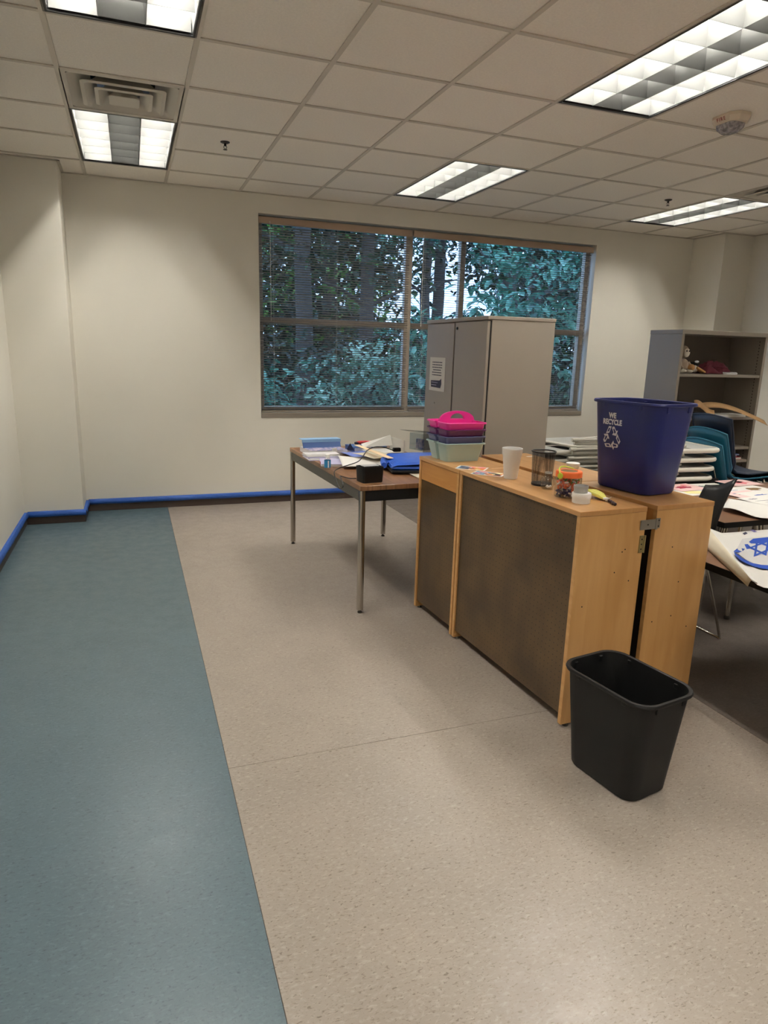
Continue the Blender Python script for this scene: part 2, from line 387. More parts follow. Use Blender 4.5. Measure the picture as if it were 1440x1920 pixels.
for c in range(-3, 8): tbar(c*G, YR, c*G, YB)
for r in range(-10, 6):
    y = r*G; segs = []; x = XL
    for c in (-3, 1, 5):
        if (c, r) in occ and (c, r-1) in occ and not (c, r) in VENTS and not (c, r-1) in VENTS and (c, r) not in LIGHTS:
            segs.append((x, c*G)); x = (c+1)*G
    segs.append((x, XR))
    for a, b in segs: tbar(a, y, b, y)
def wang(x0, y0, x1, y1): part('wall_angle', B((x0, y0, HC), (x1, y1, HC+.004)), 'grid', ce)
wang(XL, YB-.022, XR, YB); wang(XL, YR, XL+.022, YB); wang(XR-.022, YR, XR, YB); wang(XL, 3.118, -1.983, 3.14); wang(-2.005, 3.118, -1.983, YB); wang(4.356, 3.048, XR, 3.07); wang(4.356, 3.048, 4.378, YB)

# ------------------------------------------------------------------ parabolic troffers
def light_meshes():
    d = {}
    w, l = .588, 1.198
    f = MB()
    for a, b in (((-G/2+.004, -G+.004, 0), (-w/2+.010, G-.004, .004)), ((w/2-.010, -G+.004, 0), (G/2-.004, G-.004, .004)), ((-w/2+.010, -G+.004, 0), (w/2-.010, -l/2+.010, .004)), ((-w/2+.010, l/2-.010, 0), (w/2-.010, G-.004, .004))): f.box(a, b)
    for a, b in (((-w/2, -l/2, .004), (-w/2+.004, l/2, .05)), ((w/2-.004, -l/2, .004), (w/2, l/2, .05)), ((-w/2+.004, -l/2, .004), (w/2-.004, -l/2+.004, .05)), ((-w/2+.004, l/2-.004, .004), (w/2-.004, l/2, .05))): f.box(a, b)
    d['frame'] = (f, 'light_frame')
    h = MB().box((-w/2-.004, -l/2-.004, .165), (w/2+.004, l/2+.004, .168))
    for a, b in (((-w/2-.004, -l/2, .05), (-w/2, l/2, .165)), ((w/2, -l/2, .05), (w/2+.004, l/2, .165)), ((-w/2, -l/2-.004, .05), (w/2, -l/2, .165)), ((-w/2, l/2, .05), (w/2, l/2+.004, .165))): h.box(a, b)
    d['housing'] = (h, 'lamp_housing')
    def vblade(L_, z0, z1, tb, tt):   # concave wedge along x, thin at the bottom
        prof = []
        for k in range(5):
            q = k/4; prof.append((tb+(tt-tb)*q*q, z0+(z1-z0)*q))
        ring = [(-y, z) for y, z in prof]+[(y, z) for y, z in reversed(prof)]
        return MB().loft([[(-L_/2, y, z) for y, z in ring], [(L_/2, y, z) for y, z in ring]])
    d['cross'] = (vblade((w-.03)/3-.004, .008, .10, .0012, .014), 'louver')
    lb = vblade(l-.03, .006, .105, .0012, .016); lb.v = [(-y, x, z) for x, y, z in lb.v]; d['long'] = (lb, 'louver')
    sb = MB(); d['w'] = w; d['l'] = l
    t = MB().tube([(0, -.57, .135), (0, .57, .135)], .0127, 10); d['lamp'] = (t, 'lamp_glow')
    out = {}
    for k, v in d.items():
        if isinstance(v, tuple):
            me = v[0].mesh(k); me.materials.append(MATS[v[1]]); me.polygons.foreach_set('use_smooth', [True]*len(me.polygons)); me.set_sharp_from_angle(angle=math.radians(35)); out[k] = me
    return out
LM = light_meshes()
rowtxt = {3: 'nearest the window wall', -1: 'in the second row from the window wall', -5: 'straight above the camera side of the room', -9: 'at the rear wall behind the camera'}
coltxt = {-3: 'left column', 1: 'middle column', 5: 'right column'}
for c, r in LIGHTS:
    t = thing('ceiling_light', f'recessed louvered fluorescent ceiling light, {coltxt[c]}, {rowtxt[r]}', 'ceiling light', ((c+.5)*G, (r+1)*G, HC), 0, 'recessed fluorescent ceiling lights')
    link('frame', LM['frame'], None, t); link('housing', LM['housing'], None, t)
    cw = (.588-.03)/3
    for x in (-1.5*cw-.004, -.5*cw, .5*cw, 1.5*cw+.004): link('divider', LM['long'], None, t, loc=(x, 0, 0))
    for k in range(7):
        for j in (-1, 0, 1): link('louver_blade', LM['cross'], None, t, loc=(j*cw, (-.5+k/6)*(1.198-.04), 0))
    for x in (-cw, cw): link('lamp_tube', LM['lamp'], None, t, loc=(x, 0, 0))

# ------------------------------------------------------------------ air diffusers, sprinklers, fire strobe
for c, r in VENTS:
    lab = 'white square louvered air diffuser beside the left ceiling light' if c < 0 else 'square air diffuser at the right edge of the picture'
    t = thing('air_diffuser', lab, 'air vent', ((c+.5)*G, (r+.5)*G, HC), 0, 'ceiling air diffusers')
    m = MB(); hh = G/2-.006
    for a, b in (((-hh, -hh, 0), (-hh+.028, hh, .004)), ((hh-.028, -hh, 0), (hh, hh, .004)), ((-hh+.028, -hh, 0), (hh-.028, -hh+.028, .004)), ((-hh+.028, hh-.028, 0), (hh-.028, hh, .004))): m.box(a, b)
    part('face_frame', m, 'vent_white', t)
    def ring(pr): 
        rs = [rr(2*a, 2*a, max(.012, a*.14), z, 4) for a, z in pr]; rs += [rr(2*a-.004, 2*a-.004, max(.012, a*.14), z+.003, 4) for a, z in reversed(pr)]
        return MB().loft(rs+[rs[0]], False, False)
    part('outer_cone', ring([(hh-.026, .002), (.20, .045), (.165, .075)]), 'vent_white', t, smooth=40)
    part('louver_ring', ring([(.212, -.004), (.192, -.009), (.176, .002), (.135, .045)]), 'vent_white', t, smooth=40)
    part('louver_ring', ring([(.145, -.010), (.127, -.015), (.112, -.004), (.085, .032)]), 'vent_white', t, smooth=40)
    part('center_plate', MB().loft([rr(.155, .155, .018, -.020), rr(.155, .155, .018, -.017), rr(.10, .10, .015, .018)]), 'vent_white', t)
    part('duct_neck', MB().lathe([(.15, .085), (.15, .16)], 24, cap0=False), 'vent_dark', t)
    part('screw', MB().lathe([(.005, -.0195), (.005, -.018)], 8), 'vent_dark', t)
for (x, y), lab in (((-.91, 2.124), 'small pendent fire sprinkler in the ceiling left of the window'), ((2.758, 2.139), 'small pendent fire sprinkler in the ceiling beside the right far light')):
    t = thing('fire_sprinkler', lab, 'sprinkler', (x, y, HC+.006), 0, 'ceiling fire sprinklers'); t.scale = (.85, .85, .85)
    part('escutcheon', MB().lathe([(.036, 0), (.036, -.004), (.02, -.012), (.012, -.012)], 20), 'dark_metal', t, smooth=40)
    part('stem', MB().lathe([(.009, -.010), (.009, -.028), (.006, -.03)], 10), 'dark_metal', t)
    part('yoke', MB().tube([(-.009, 0, -.026), (-.012, 0, -.04), (0, 0, -.052), (.012, 0, -.04), (.009, 0, -.026)], .0025, 6), 'dark_metal', t)
    part('deflector', MB().lathe([(.016, -.056), (.016, -.053)], 14), 'dark_metal', t)
t = thing('fire_strobe', 'cream ceiling fire alarm strobe marked FIRE beside the big light', 'fire alarm', (1.60, .40, HC+.006), math.radians(0), None)
def oct_(w, d, z, ch): return [(w/2, d/2-ch, z), (w/2-ch, d/2, z), (-w/2+ch, d/2, z), (-w/2, d/2-ch, z), (-w/2, -d/2+ch, z), (-w/2+ch, -d/2, z), (w/2-ch, -d/2, z), (w/2, -d/2+ch, z)]
part('body', MB().loft([oct_(.15, .20, 0, .04), oct_(.15, .20, -.016, .04), oct_(.125, .17, -.042, .035)]), 'strobe_body', t, bevel=.003)
part('lens', MB().loft([rr(.11, .13, .03, -.041), rr(.105, .125, .03, -.062), rr(.07, .09, .03, -.082)]), 'strobe_lens', t, smooth=50)
link('lettering', text_mesh('FIRE', .025, bold=.0006, track=1.35), 'red_print', t, loc=(-.0712, 0, -.024), rot=(PI/2+.45, 0, -PI/2))

# ------------------------------------------------------------------ window and blinds
GY = 3.655
win = struct('window_1')
mx1 = at(763.5, 600, Y=GY-.03).x; mx2 = at(867, 520, Y=GY-.03).x; tz = at(620, 605, Y=GY-.03).z
fb = GY-.03; ff = GY+.03
def wbar(n, x0, z0, x1, z1, d=0.): part(n, B((x0, fb+d, z0), (x1, ff, z1)), 'window_metal', win, bevel=.003)
wbar('frame_rail', WX0, WZ0+.015, WX1, WZ0+.065); wbar('frame_rail', WX0, WZ1-.06, WX1, WZ1)
wbar('frame_stile', WX0, WZ0+.065, WX0+.05, WZ1-.06); wbar('frame_stile', WX1-.05, WZ0+.065, WX1, WZ1-.06)
wbar('mullion', mx1-.036, WZ0+.065, mx1+.036, WZ1-.06); wbar('mullion', mx2-.028, WZ0+.065, mx2+.028, WZ1-.06)
for x0, x1 in ((WX0+.05, mx1-.036), (mx1+.036, mx2-.028), (mx2+.028, WX1-.05)):
    wbar('transom', x0, tz-.03, x1, tz+.03)
    for z0, z1 in ((WZ0+.065, tz-.03), (tz+.03, WZ1-.06)): part('pane', B((x0, GY, z0), (x1, GY+.004, z1)), 'pane', win)
part('window_sill', B((WX0, YB-.006, WZ0-.03), (WX1, GY-.03, WZ0+.015)), 'sill', win, bevel=.003)
def blind(label, x0, x1, tilt, wand, nc):
    t = thing('window_blind', label, 'blind', ((x0+x1)/2, 3.572, 0), 0, 'horizontal aluminium blinds')
    w = x1-x0; zt = WZ1-.055
    part('headrail', B((-w/2, -.019, zt), (w/2, .019, zt+.032)), 'headrail', t, bevel=.002)
    part('valance_strip', B((-w/2, -.024, zt-.022), (w/2, -.021, zt+.034)), 'headrail', t)
    z = WZ0+.038; zs = []
    while z < zt-.03: zs.append(z); z += .0215
    a = math.radians(tilt); rows = []
    for k in range(5):
        s = (k/4-.5)*.025; c_ = .0022*(1-(2*(k/4)-1)**2)
        y = s*math.cos(a)+c_*math.sin(a); zz = -s*math.sin(a)+c_*math.cos(a)
        rows.append([(-w/2+.006, y, zz), (w/2-.006, y, zz)])
    me = MB().grid(rows).mesh('slat'); me.materials.append(MATS['slat']); me.polygons.foreach_set('use_smooth', [True]*len(me.polygons))
    R = random.Random(int(x0*100))
    for z in zs: link('slat', me, None, t, loc=(0, 0, z), rot=(R.gauss(0, .035), R.gauss(0, .0006), 0))
    part('bottom_rail', B((-w/2+.005, -.012, WZ0+.018), (w/2-.005, .012, WZ0+.03)), 'slat', t, bevel=.003)
    for k in range(nc):
        x = -w/2+.13+(w-.26)*k/(nc-1)
        for y in (-.0145, .0145): part('ladder_cord', B((x-.0008, y-.0006, WZ0+.03), (x+.0008, y+.0006, zt)), 'cord_white', t)
    part('tilt_wand', MB().tube([(wand*(w/2-.10), -.028, zt), (wand*(w/2-.10), -.030, zt-.85)], .0035, 6), 'cord_white', t)
    return t
blind('wide left window blind with its slats tilted half shut', WX0+.008, mx1-.012, 17, -1, 3)
blind('right window blind with slats open, behind the tall grey cabinet', mx1+.012, WX1-.012, 4, -1, 4)

# ------------------------------------------------------------------ woodland outside
RNG = np.random.default_rng(7)
struct('ground_outside', MB().grid([[(x, y, -.5+.10*math.sin(x*1.3+y)+(y-3.9)*.02) for x in np.linspace(-14, 34, 25)] for y in np.linspace(3.9, 40, 19)]), 'soil')
LV = np.array([(0, 0, 0), (.36, .22, .05), (.36, -.22, .05), (.5, 0, 0), (1, 0, -.10), (.72, .17, .0), (.72, -.17, .0)])
LF = np.array([(0, 3, 1), (0, 2, 3), (1, 3, 5), (3, 2, 6), (5, 3, 4), (3, 6, 4)])
def leaves_mesh(name, pos, size, droop=.4, spread=1.0):
    n = len(pos); yaw = RNG.uniform(0, 2*PI, n); pit = RNG.normal(-droop, .35*spread, n); rol = RNG.normal(0, .6*spread, n); s = size*RNG.uniform(.6, 1.3, n)
    ca, sa, cb, sb, cc, sc = np.cos(yaw), np.sin(yaw), np.cos(pit), np.sin(pit), np.cos(rol), np.sin(rol)
    X = np.stack([ca*cb, sa*cb, sb], -1); Y0 = np.stack([-sa, ca, 0*ca], -1); Z0 = np.cross(X, Y0)
    Y = Y0*cc[:, None]+Z0*sc[:, None]; Z = np.cross(X, Y)
    V = pos[:, None, :]+s[:, None, None]*(LV[None, :, 0, None]*X[:, None, :]+LV[None, :, 1, None]*Y[:, None, :]+LV[None, :, 2, None]*Z[:, None, :])
    V = V.reshape(-1, 3); F = (LF[None]+(np.arange(n)*len(LV))[:, None, None]).reshape(-1, 3)
    me = bpy.data.meshes.new(name); me.vertices.add(len(V)); me.vertices.foreach_set('co', V.ravel()); me.loops.add(F.size); me.loops.foreach_set('vertex_index', F.ravel().astype(np.int32))
    me.polygons.add(len(F)); me.polygons.foreach_set('loop_start', np.arange(0, F.size, 3, dtype=np.int32)); me.polygons.foreach_set('loop_total', np.full(len(F), 3, dtype=np.int32)); me.update(); me.validate(); return me
def clusters(n, k, lo, hi, rad, flat=.6):
    c = RNG.uniform(lo, hi, (n, 3)); p = RNG.normal(0, 1, (n, k, 3)); p /= (np.linalg.norm(p, axis=2, keepdims=True)+1e-6)
    p *= RNG.uniform(.2, 1, (n, k, 1))**.5*rad; p[:, :, 2] *= flat
    return (c[:, None]+p).reshape(-1, 3)
def trunk_path(x, y, h, lean, seed):
    R = random.Random(seed); P_ = []; n = 8
    for k in range(n+1):
        q = k/n; P_.append((x+lean*q*h+R.uniform(-.04, .04), y+R.uniform(-.04, .04), -.7+q*(h+.7)))
    return P_
def tree(label, x, y, r, h, lean, seed, crown, leafm, nleaf, size, branches=5):
    t = thing('tree', label, 'tree', (0, 0, 0), 0, 'trees outside the window')
    P_ = trunk_path(x, y, h, lean, seed); part('trunk', MB().tube(P_, [r*(1-.5*k/8) for k in range(9)], 10), 'bark', t, smooth=60)
    R = random.Random(seed+1)
    for k in range(branches):
        q = R.uniform(.3, .95); p = P_[int(q*8)]; a = R.uniform(0, 2*PI); L_ = R.uniform(.7, 1.9)
        part('branch', MB().tube([p, (p[0]+math.cos(a)*L_*.5, p[1]+math.sin(a)*L_*.5, p[2]+L_*.25), (p[0]+math.cos(a)*L_, p[1]+math.sin(a)*L_, p[2]+L_*.35)], [r*.3, r*.2, r*.08], 6), 'bark', t, smooth=60)
    lo, hi, rad = crown
    pos = clusters(max(1, nleaf//40), 40, lo, hi, rad)
    stuff(link('foliage', leaves_mesh('foliage', pos, size), leafm, t))
    return t
tree('dark double trunk tree behind the left window pane', 1.15, 8.4, .17, 6.5, -.01, 1, ((-.8, 7.5, 2.9), (2.4, 10, 7), .6), 'leaf_shaded', 2600, .16)
tree('tree with a straight dark trunk behind the middle of the left pane', 2.35, 9.0, .15, 7, .015, 2, ((1.0, 8.2, 2.7), (3.8, 10.4, 7), .6), 'leaf_shaded', 2800, .16)
tree('slim tree seen through the narrow middle pane, left one', 4.05, 10.2, .12, 8, .01, 3, ((2.8, 9.4, 2.9), (4.6, 11.5, 7.5), .55), 'leaf_teal', 1500, .15)
tree('slim tree seen through the narrow middle pane, right one', 4.62, 10.8, .15, 8, -.01, 4, ((4.6, 10, 3.4), (6.4, 12.5, 8), .6), 'leaf_shaded', 1500, .15)
tree('leaning tree behind the top left of the right pane', 4.95, 8.6, .16, 7, .03, 5, ((4.4, 8, 2.6), (7.6, 10.6, 7), .6), 'leaf_shaded', 2800, .17)
tree('tree with sunlit lime leaves deep in the wood', 2.9, 13.2, .18, 9, .0, 6, ((.4, 12.2, 1.5), (5.4, 14.5, 7), .8), 'leaf_sunlit', 2200, .18)
tree('tree deep in the wood behind the left pane', .5, 12.5, .2, 9, .02, 8, ((-2, 11.5, 1.0), (3.2, 14, 7), .8), 'leaf_shaded', 3400, .2)
tree('tree deep in the wood behind the right pane', 8.1, 12.6, .2, 9, -.01, 9, ((5.4, 11.5, .2), (10.5, 14, 7), .9), 'leaf_shaded', 4200, .2)
tree('farthest tree closing the wood on the left', 3.2, 18, .25, 10, 0, 10, ((-3, 16.5, -.5), (6.0, 20, 6.0), 1.1), 'leaf_shaded', 14000, .34)
tree('farthest tree closing the wood on the right', 12., 18, .25, 10, 0, 11, ((10.2, 16.5, -.5), (18, 20, 6.2), 1.1), 'leaf_shaded', 12000, .34)
def shrub(label, x, y, h, box, leafm, nstuff, size, nleaf, seed, lsize, lbox):
    t = thing('shrub', label, 'shrub', (0, 0, 0), 0, 'shrubs outside the window'); R = random.Random(seed)
    for k in range(7):
        a = (x+R.uniform(-.3, .3), y+R.uniform(-.2, .2), -.6); b = [R.uniform(box[0][i], box[1][i]) for i in range(3)]
        part('stem', MB().tube([a, ((a[0]+b[0])/2+R.uniform(-.15, .15), (a[1]+b[1])/2, b[2]*.6), tuple(b)], [.02, .014, .006], 6), 'bark', t, smooth=60)
    if nstuff: stuff(link('foliage', leaves_mesh('foliage', clusters(nstuff//24, 24, box[0], box[1], .32, .55), size), leafm, t))
    me = MB().add([tuple(p) for p in LV], [tuple(int(i) for i in f) for f in LF]).mesh('leaf'); me.materials.append(MATS[leafm])
    n = 0
    while n < nleaf:   # sprays of large leaflets along a drooping stalk
        c0 = Vector([R.uniform(lbox[0][i], lbox[1][i]) for i in range(3)]); a = R.uniform(0, 2*PI); dr = R.uniform(.1, .6)
        for k in range(7):
            q = (k//2)*.8; s = 1 if k % 2 else -1
            p = c0+Vector((math.cos(a)*q*lsize, math.sin(a)*q*lsize, -dr*q*lsize))
            yw = a+(s*.8 if k < 6 else 0)
            o = link('leaf', me, None, t, loc=p, rot=(R.gauss(0, .35), dr+R.gauss(.15, .2), yw)); z_ = lsize*R.uniform(.75, 1.25); o.scale = (z_, z_*.95, z_); n += 1
    return t
shrub('big leaved shrub filling the upper right window pane', 4.6, 5.7, 3.4, ((3.0, 5.2, 1.0), (4.9, 6.5, 3.0)), 'leaf_teal', 1500, .13, 150, 21, .20, ((2.5, 5.0, 1.5), (4.5, 5.8, 2.75)))
shrub('big leaved shrub behind the narrow middle pane', 2.6, 5.9, 2.6, ((1.9, 5.5, .6), (2.9, 6.6, 1.9)), 'leaf_teal', 700, .13, 90, 22, .20, ((1.75, 5.1, .9), (2.6, 5.8, 1.8)))
shrub('sky-glossed shrub at the lower right of the left window pane', 1.6, 5.6, 2., ((.55, 5.0, .55), (1.8, 6.2, 1.45)), 'leaf_sky_gloss', 800, .11, 150, 23, .13, ((.7, 4.8, .7), (1.7, 5.4, 1.5)))
shrub('dark blue green shrub at the lower left of the left window pane', .4, 5.5, 2., ((-.5, 5.0, .2), (.95, 6.3, 1.25)), 'leaf_teal', 900, .11, 150, 24, .13, ((-.4, 4.8, .4), (.7, 5.4, 1.2)))
shrub('shaded thicket far back across the wood floor', 6, 13, 2.4, ((-2, 11, -.4), (13, 15.5, 2.3)), 'leaf_shaded', 9000, .22, 14, 26, .2, ((1, 11, .5), (9, 12, 2)))
shrub('shaded shrub behind the pale shrubs of the left window pane', 1, 6.8, 2, ((-.7, 6.4, -.2), (2.6, 7.4, 1.6)), 'leaf_shaded', 2600, .13, 14, 27, .14, ((-.4, 6.3, .4), (2.2, 6.5, 1.4)))
shrub('shaded shrub at the bottom of the right window pane', 4.2, 5.7, 2., ((2.9, 5.2, .1), (5.2, 6.4, 1.1)), 'leaf_shaded', 1900, .12, 80, 25, .15, ((3.0, 5.0, .5), (4.4, 5.6, 1.2)))

# ------------------------------------------------------------------ long work table on the left
def square_tube_leg(h, s=.032): return MB().loft([rr(s, s, .005, .018, 2), rr(s, s, .005, h, 2)])
TT = .735
tb = thing('work_table', 'walnut topped work table on square chrome legs below the window', 'table', (-.085, 1.345, 0), math.radians(2.2))
tw, tl = .775, 1.50
part('table_top', B((-tw/2, -tl/2, TT-.028), (tw/2, tl/2, TT)), 'walnut', tb, bevel=.002)
for n, a, b in (('apron', (-tw/2+.006, -tl/2+.03, TT-.088), (-tw/2+.02, tl/2-.03, TT-.028)), ('apron', (tw/2-.02, -tl/2+.03, TT-.088), (tw/2-.006, tl/2-.03, TT-.028)),
                ('apron', (-tw/2+.03, -tl/2+.006, TT-.088), (tw/2-.03, -tl/2+.02, TT-.028)), ('apron', (-tw/2+.03, tl/2-.02, TT-.088), (tw/2-.03, tl/2-.006, TT-.028))): part(n, B(a, b), 'apron_grey' if abs(b[1]-a[1]) > 1 else 'black_matte', tb)
for sx in (-1, 1):
    for sy in (-1, 1):
        lg = part('leg', square_tube_leg(TT-.028), 'chrome', tb, loc=(sx*(tw/2-.017), sy*(tl/2-.017), 0), smooth=30)
        part('foot', MB().lathe([(.013, 0), (.013, .007), (.006, .009), (.006, .02)], 12), 'rubber_foot', lg)

# ------------------------------------------------------------------ wooden cabinets
CH = .889
def cabinet(name, label, loc, rz, w, d, face, drawer=False, group='wooden storage cabinets standing back to back'):
    """local: x depth 0..d, y width 0..w, pegboard (or black board) face at x = 0"""
    t = thing(name, label, 'cabinet', loc, rz, group); th = .019
    part('top', B((-.004, -.002, CH-th), (d, w+.002, CH)), 'cab_top_wood', t, bevel=.0015)
    sp_ = part('side_panel', B((0, 0, .012), (d, th, CH-th)), 'cab_wood', t, bevel=.001); part('side_panel', B((0, w-th, .012), (d, w, CH-th)), 'cab_wood', t, bevel=.001)
    for y in (th/2, w-th/2):
        for x in (.03, d-.03): part('glide', MB().lathe([(.012, 0), (.012, .013)], 10), 'rubber_foot', t, loc=(x, y, 0))
    for y0 in (0, w-th): part('edge_strip', B((-.0015, y0, .014), (0, y0+th, CH-th)), 'cab_edge_wood', t)
    ztop = CH-th
    if drawer:
        dr = part('drawer_front', B((.002, th+.002, CH-.125), (.02, w-th-.002, ztop-.002)), 'cab_drawer_wood', t, bevel=.0015); ztop = CH-.127
        part('drawer_nick', MB().lathe([(.006, 0), (.006, .0006)], 8), 'cab_edge_wood', dr, loc=(.002, w*.22, CH-.10), rot=(0, -PI/2, 0))
    if face == 'peg': part('pegboard', B((.006, th, .05), (.012, w-th, ztop)), 'peg', t)
    else:
        part('top_rail', B((.003, th, CH-.075), (.022, w-th, ztop)), 'cab_drawer_wood', t)
        part('black_board', B((.028, th, .05), (.034, w-th, CH-.075)), 'cab_dark', t)
    part('back_board', B((d-.008, th, .05), (d-.002, w-th, CH-th)), 'cab_wood', t)
    part('bottom_shelf', B((.02, th, .05), (d-.01, w-th, .069)), 'cab_wood', t)
    part('toe_shade_board', B((.05, th, .014), (.06, w-th, .05)), 'cab_dark', t)  # near-black board paints the shadow line below the cabinet face
    return t
RZ = math.radians(2.6)
def rowp(u, v): return (-.034+u*math.cos(RZ)-v*math.sin(RZ), -.785+u*math.sin(RZ)+v*math.cos(RZ))
def rp(u, v, z): p = rowp(u, v); return (p[0], p[1], z)
cb1 = cabinet('pegboard_cabinet', 'wide wooden cabinet with a pegboard front behind the black bin', rp(0, 0, 0), RZ, .915, .318, 'peg')
cb2 = cabinet('pegboard_cabinet', 'narrow wooden cabinet with drawer and pegboard front, under the stacked caddies', rp(0, .925, 0), RZ, .45, .318, 'peg', True)
cb3 = cabinet('pegboard_cabinet', 'narrow wooden cabinet that carries the blue recycling bin', rp(.372, 0, 0), RZ, .50, .30, 'black')
cb4 = cabinet('pegboard_cabinet', 'wooden cabinet in the back row in front of the tall grey cabinet', rp(.372, .51, 0), RZ, .825, .30, 'black')
R = random.Random(5)
for cb, d in ((cb1, .318), (cb3, .30)):
    for k in range(5):
        part('nail_hole', MB().lathe([(.003, 0), (.003, .0007)], 8), 'cab_dark', cb, loc=(R.uniform(.04, d-.04), 0, R.uniform(.3, .75)), rot=(PI/2, 0, 0))
hs = part('hasp', MB().box((-.082, -.004, CH-.092), (-.006, -.0015, CH-.052)).box((-.006, -.006, CH-.095), (.004, 0, CH-.049)), 'steel', cb3, bevel=.001)
hs2 = part('hasp_plate', B((.004, -.003, CH-.09), (.018, 0, CH-.05)), 'steel', cb3)
for x, z in ((-.045, -.072), (.010, -.058), (.010, -.082)): part('screw', MB().lathe([(.003, 0), (.003, .001)], 8), 'cab_dark', hs if x < 0 else hs2, loc=(x, -.004 if x < 0 else -.003, CH+z), rot=(PI/2, 0, 0))
hg = part('hinge', MB().box((.296, -.003, CH-.185), (.318, 0, CH-.115)).tube([(.320, -.003, CH-.185), (.320, -.003, CH-.115)], .004, 8), 'brass_steel', cb1)
for z in (-.13, -.15, -.17): part('screw', MB().lathe([(.003, 0), (.003, .001)], 8), 'cab_dark', hg, loc=(.306, -.003, CH+z), rot=(PI/2, 0, 0))

# ------------------------------------------------------------------ wastebaskets
def wastebasket(name, label, m, loc, rz, h=.384, top=(.262, .366), bot=(.20, .292)):
    t = thing(name, label, 'trash bin', loc, rz)
    def ring(q, off, z=None): return rr(bot[0]+(top[0]-bot[0])*q-2*off, bot[1]+(top[1]-bot[1])*q-2*off, .05-off*.5+.018*q, h*q if z is None else z, 7)
    body = MB().loft([ring(0, .016, 0), ring(.012, .004, .004), ring(.03, 0), ring(.5, 0), ring(.94, 0), ring(.99, .001), ring(.99, .003), ring(.5, .003), ring(.03, .003), ring(.01, .02, .006)], True, True)
    part('body', body, m, t, smooth=35)
    rim = MB().loft([ring(.975, 0), ring(.975, -.009, h*.966), ring(.99, -.011, h*.98), ring(1, -.008, h*.998), ring(1, -.001, h), ring(1, .003, h*.995), ring(.975, .0028), ring(.975, 0)], False, False)
    part('rim', rim, m, t, smooth=50)
    for sy in (-1, 1):
        for x in (-.062, .062): part('rib', B((x-.008, sy*(top[1]/2-.004)-.005, h*.90), (x+.008, sy*(top[1]/2-.004)+.005, h*.968)), m, t, bevel=.002)
    for sx in (-1, 1):
        for y in (-.1, .1): part('rib', B((sx*(top[0]/2-.004)-.004, y-.008, h*.92), (sx*(top[0]/2-.004)+.004, y+.008, h*.968)), m, t, bevel=.002)
    return t
wastebasket('wastebasket', 'empty black plastic wastebasket standing on the beige floor', 'black_bin', (-.022, -1.108, 0), math.radians(9))
bb = wastebasket('recycling_bin', 'blue plastic recycling bin printed WE RECYCLE on the wooden cabinet', 'blue_bin', rp(.527, .30, CH), RZ+math.radians(5))
# print on the long side that faces -x : text runs along -y
lean = math.atan2((.262-.20)/2, .384)
def on_side(y, z, eps=.0006):   # point on the tapered long side
    return (-(.20/2+(.262-.20)/2*z/.384)-eps, y, z)
ROT = (PI/2+lean, 0, -PI/2)
for txt, y, z, s in (('WE', .048, .318, .031), ('RECYCLE', .048, .290, .031)):
    o = link('lettering', text_mesh(txt, s, bold=.0014), 'white_print', bb, loc=on_side(y, z), rot=ROT); o.scale = (.82, 1, 1)
# three chasing arrows: outlined
def arrow_outline():
    """six outlined bands of the folded recycling loop, local x right, y up"""
    out = []
    for k in range(3):
        a = PI/2-k*2*PI/3
        def T(x, y, a=a):
            c, s = math.cos(a-PI/2), math.sin(a-PI/2); return (x*c-y*s, x*s+y*c)
        out.append([T(-.030, .014), (T(-.016, .042)), T(-.002, .042), T(-.013, .006+.012)])       # left strip going up
        out.append([T(.000, .036), T(.004, .042), T(.012, .042), T(.022, .026), T(.030, .030), T(.022, .010), T(.002, .012), T(.010, .018)])
    return out
mm = MB()
for P_ in arrow_outline():
    n = len(P_); cx = sum(p[0] for p in P_)/n; cy = sum(p[1] for p in P_)/n
    ins = [(cx+(p[0]-cx)*.5, cy+(p[1]-cy)*.5) for p in P_]
    for k in range(n):
        j = (k+1) % n; mm.add([(*P_[k], 0), (*P_[j], 0), (*ins[j], 0), (*ins[k], 0)], [(0, 1, 2, 3)])
part('recycling_symbol', mm, 'white_print', bb, loc=on_side(.048, .222, .0009), rot=ROT).scale = (1.12, 1.2, 1)

# ------------------------------------------------------------------ tall metal cabinet
t = thing('metal_cabinet', 'tall grey metal storage cabinet in front of the window', 'cabinet', (.425, .86, 0), math.radians(-1.0))
cw_, cd_, chh = .93, .46, 1.668   # width along y, depth along x
part('carcass', B((.026, 0, .03), (cd_, cw_, chh-.022)), 'cabinet_grey', t, bevel=.002)
part('top_cap', B((-.004, -.004, chh-.022), (cd_+.003, cw_+.004, chh)), 'cabinet_grey', t, bevel=.003)
d1 = part('door', B((0, .006, .06), (.019, cw_*.5-.013, chh-.028)), 'cabinet_grey', t, bevel=.002)
d2 = part('door', B((0, cw_*.5+.006, .06), (.019, cw_-.006, chh-.028)), 'cabinet_grey', t, bevel=.002)
part('door_gap_shade', B((.0192, .004, .06), (.026, cw_-.004, chh-.028)), 'vent_dark', t)  # dark sheet standing in for the shade in the door gaps
part('plinth', B((.03, .01, 0), (cd_-.01, cw_-.01, .03)), 'dark_metal', t)
part('lock', MB().lathe([(.009, 0), (.009, .006), (.006, .008)], 12), 'black_plastic', d1, loc=(0, cw_*.5-.045, chh-.065), rot=(0, -PI/2, 0))
part('knob', MB().lathe([(.005, 0), (.005, .004)], 10), 'steel', d2, loc=(0, cw_*.80, 1.10), rot=(0, -PI/2, 0))
nt_ = tag(part('notice_sheet', B((-.0012, 0, 0), (0, .235, .205)), 'paper'), 'white printed notice taped to the left door of the tall grey cabinet', 'notice')
nt_.rotation_euler = (0, 0, math.radians(-1.0))
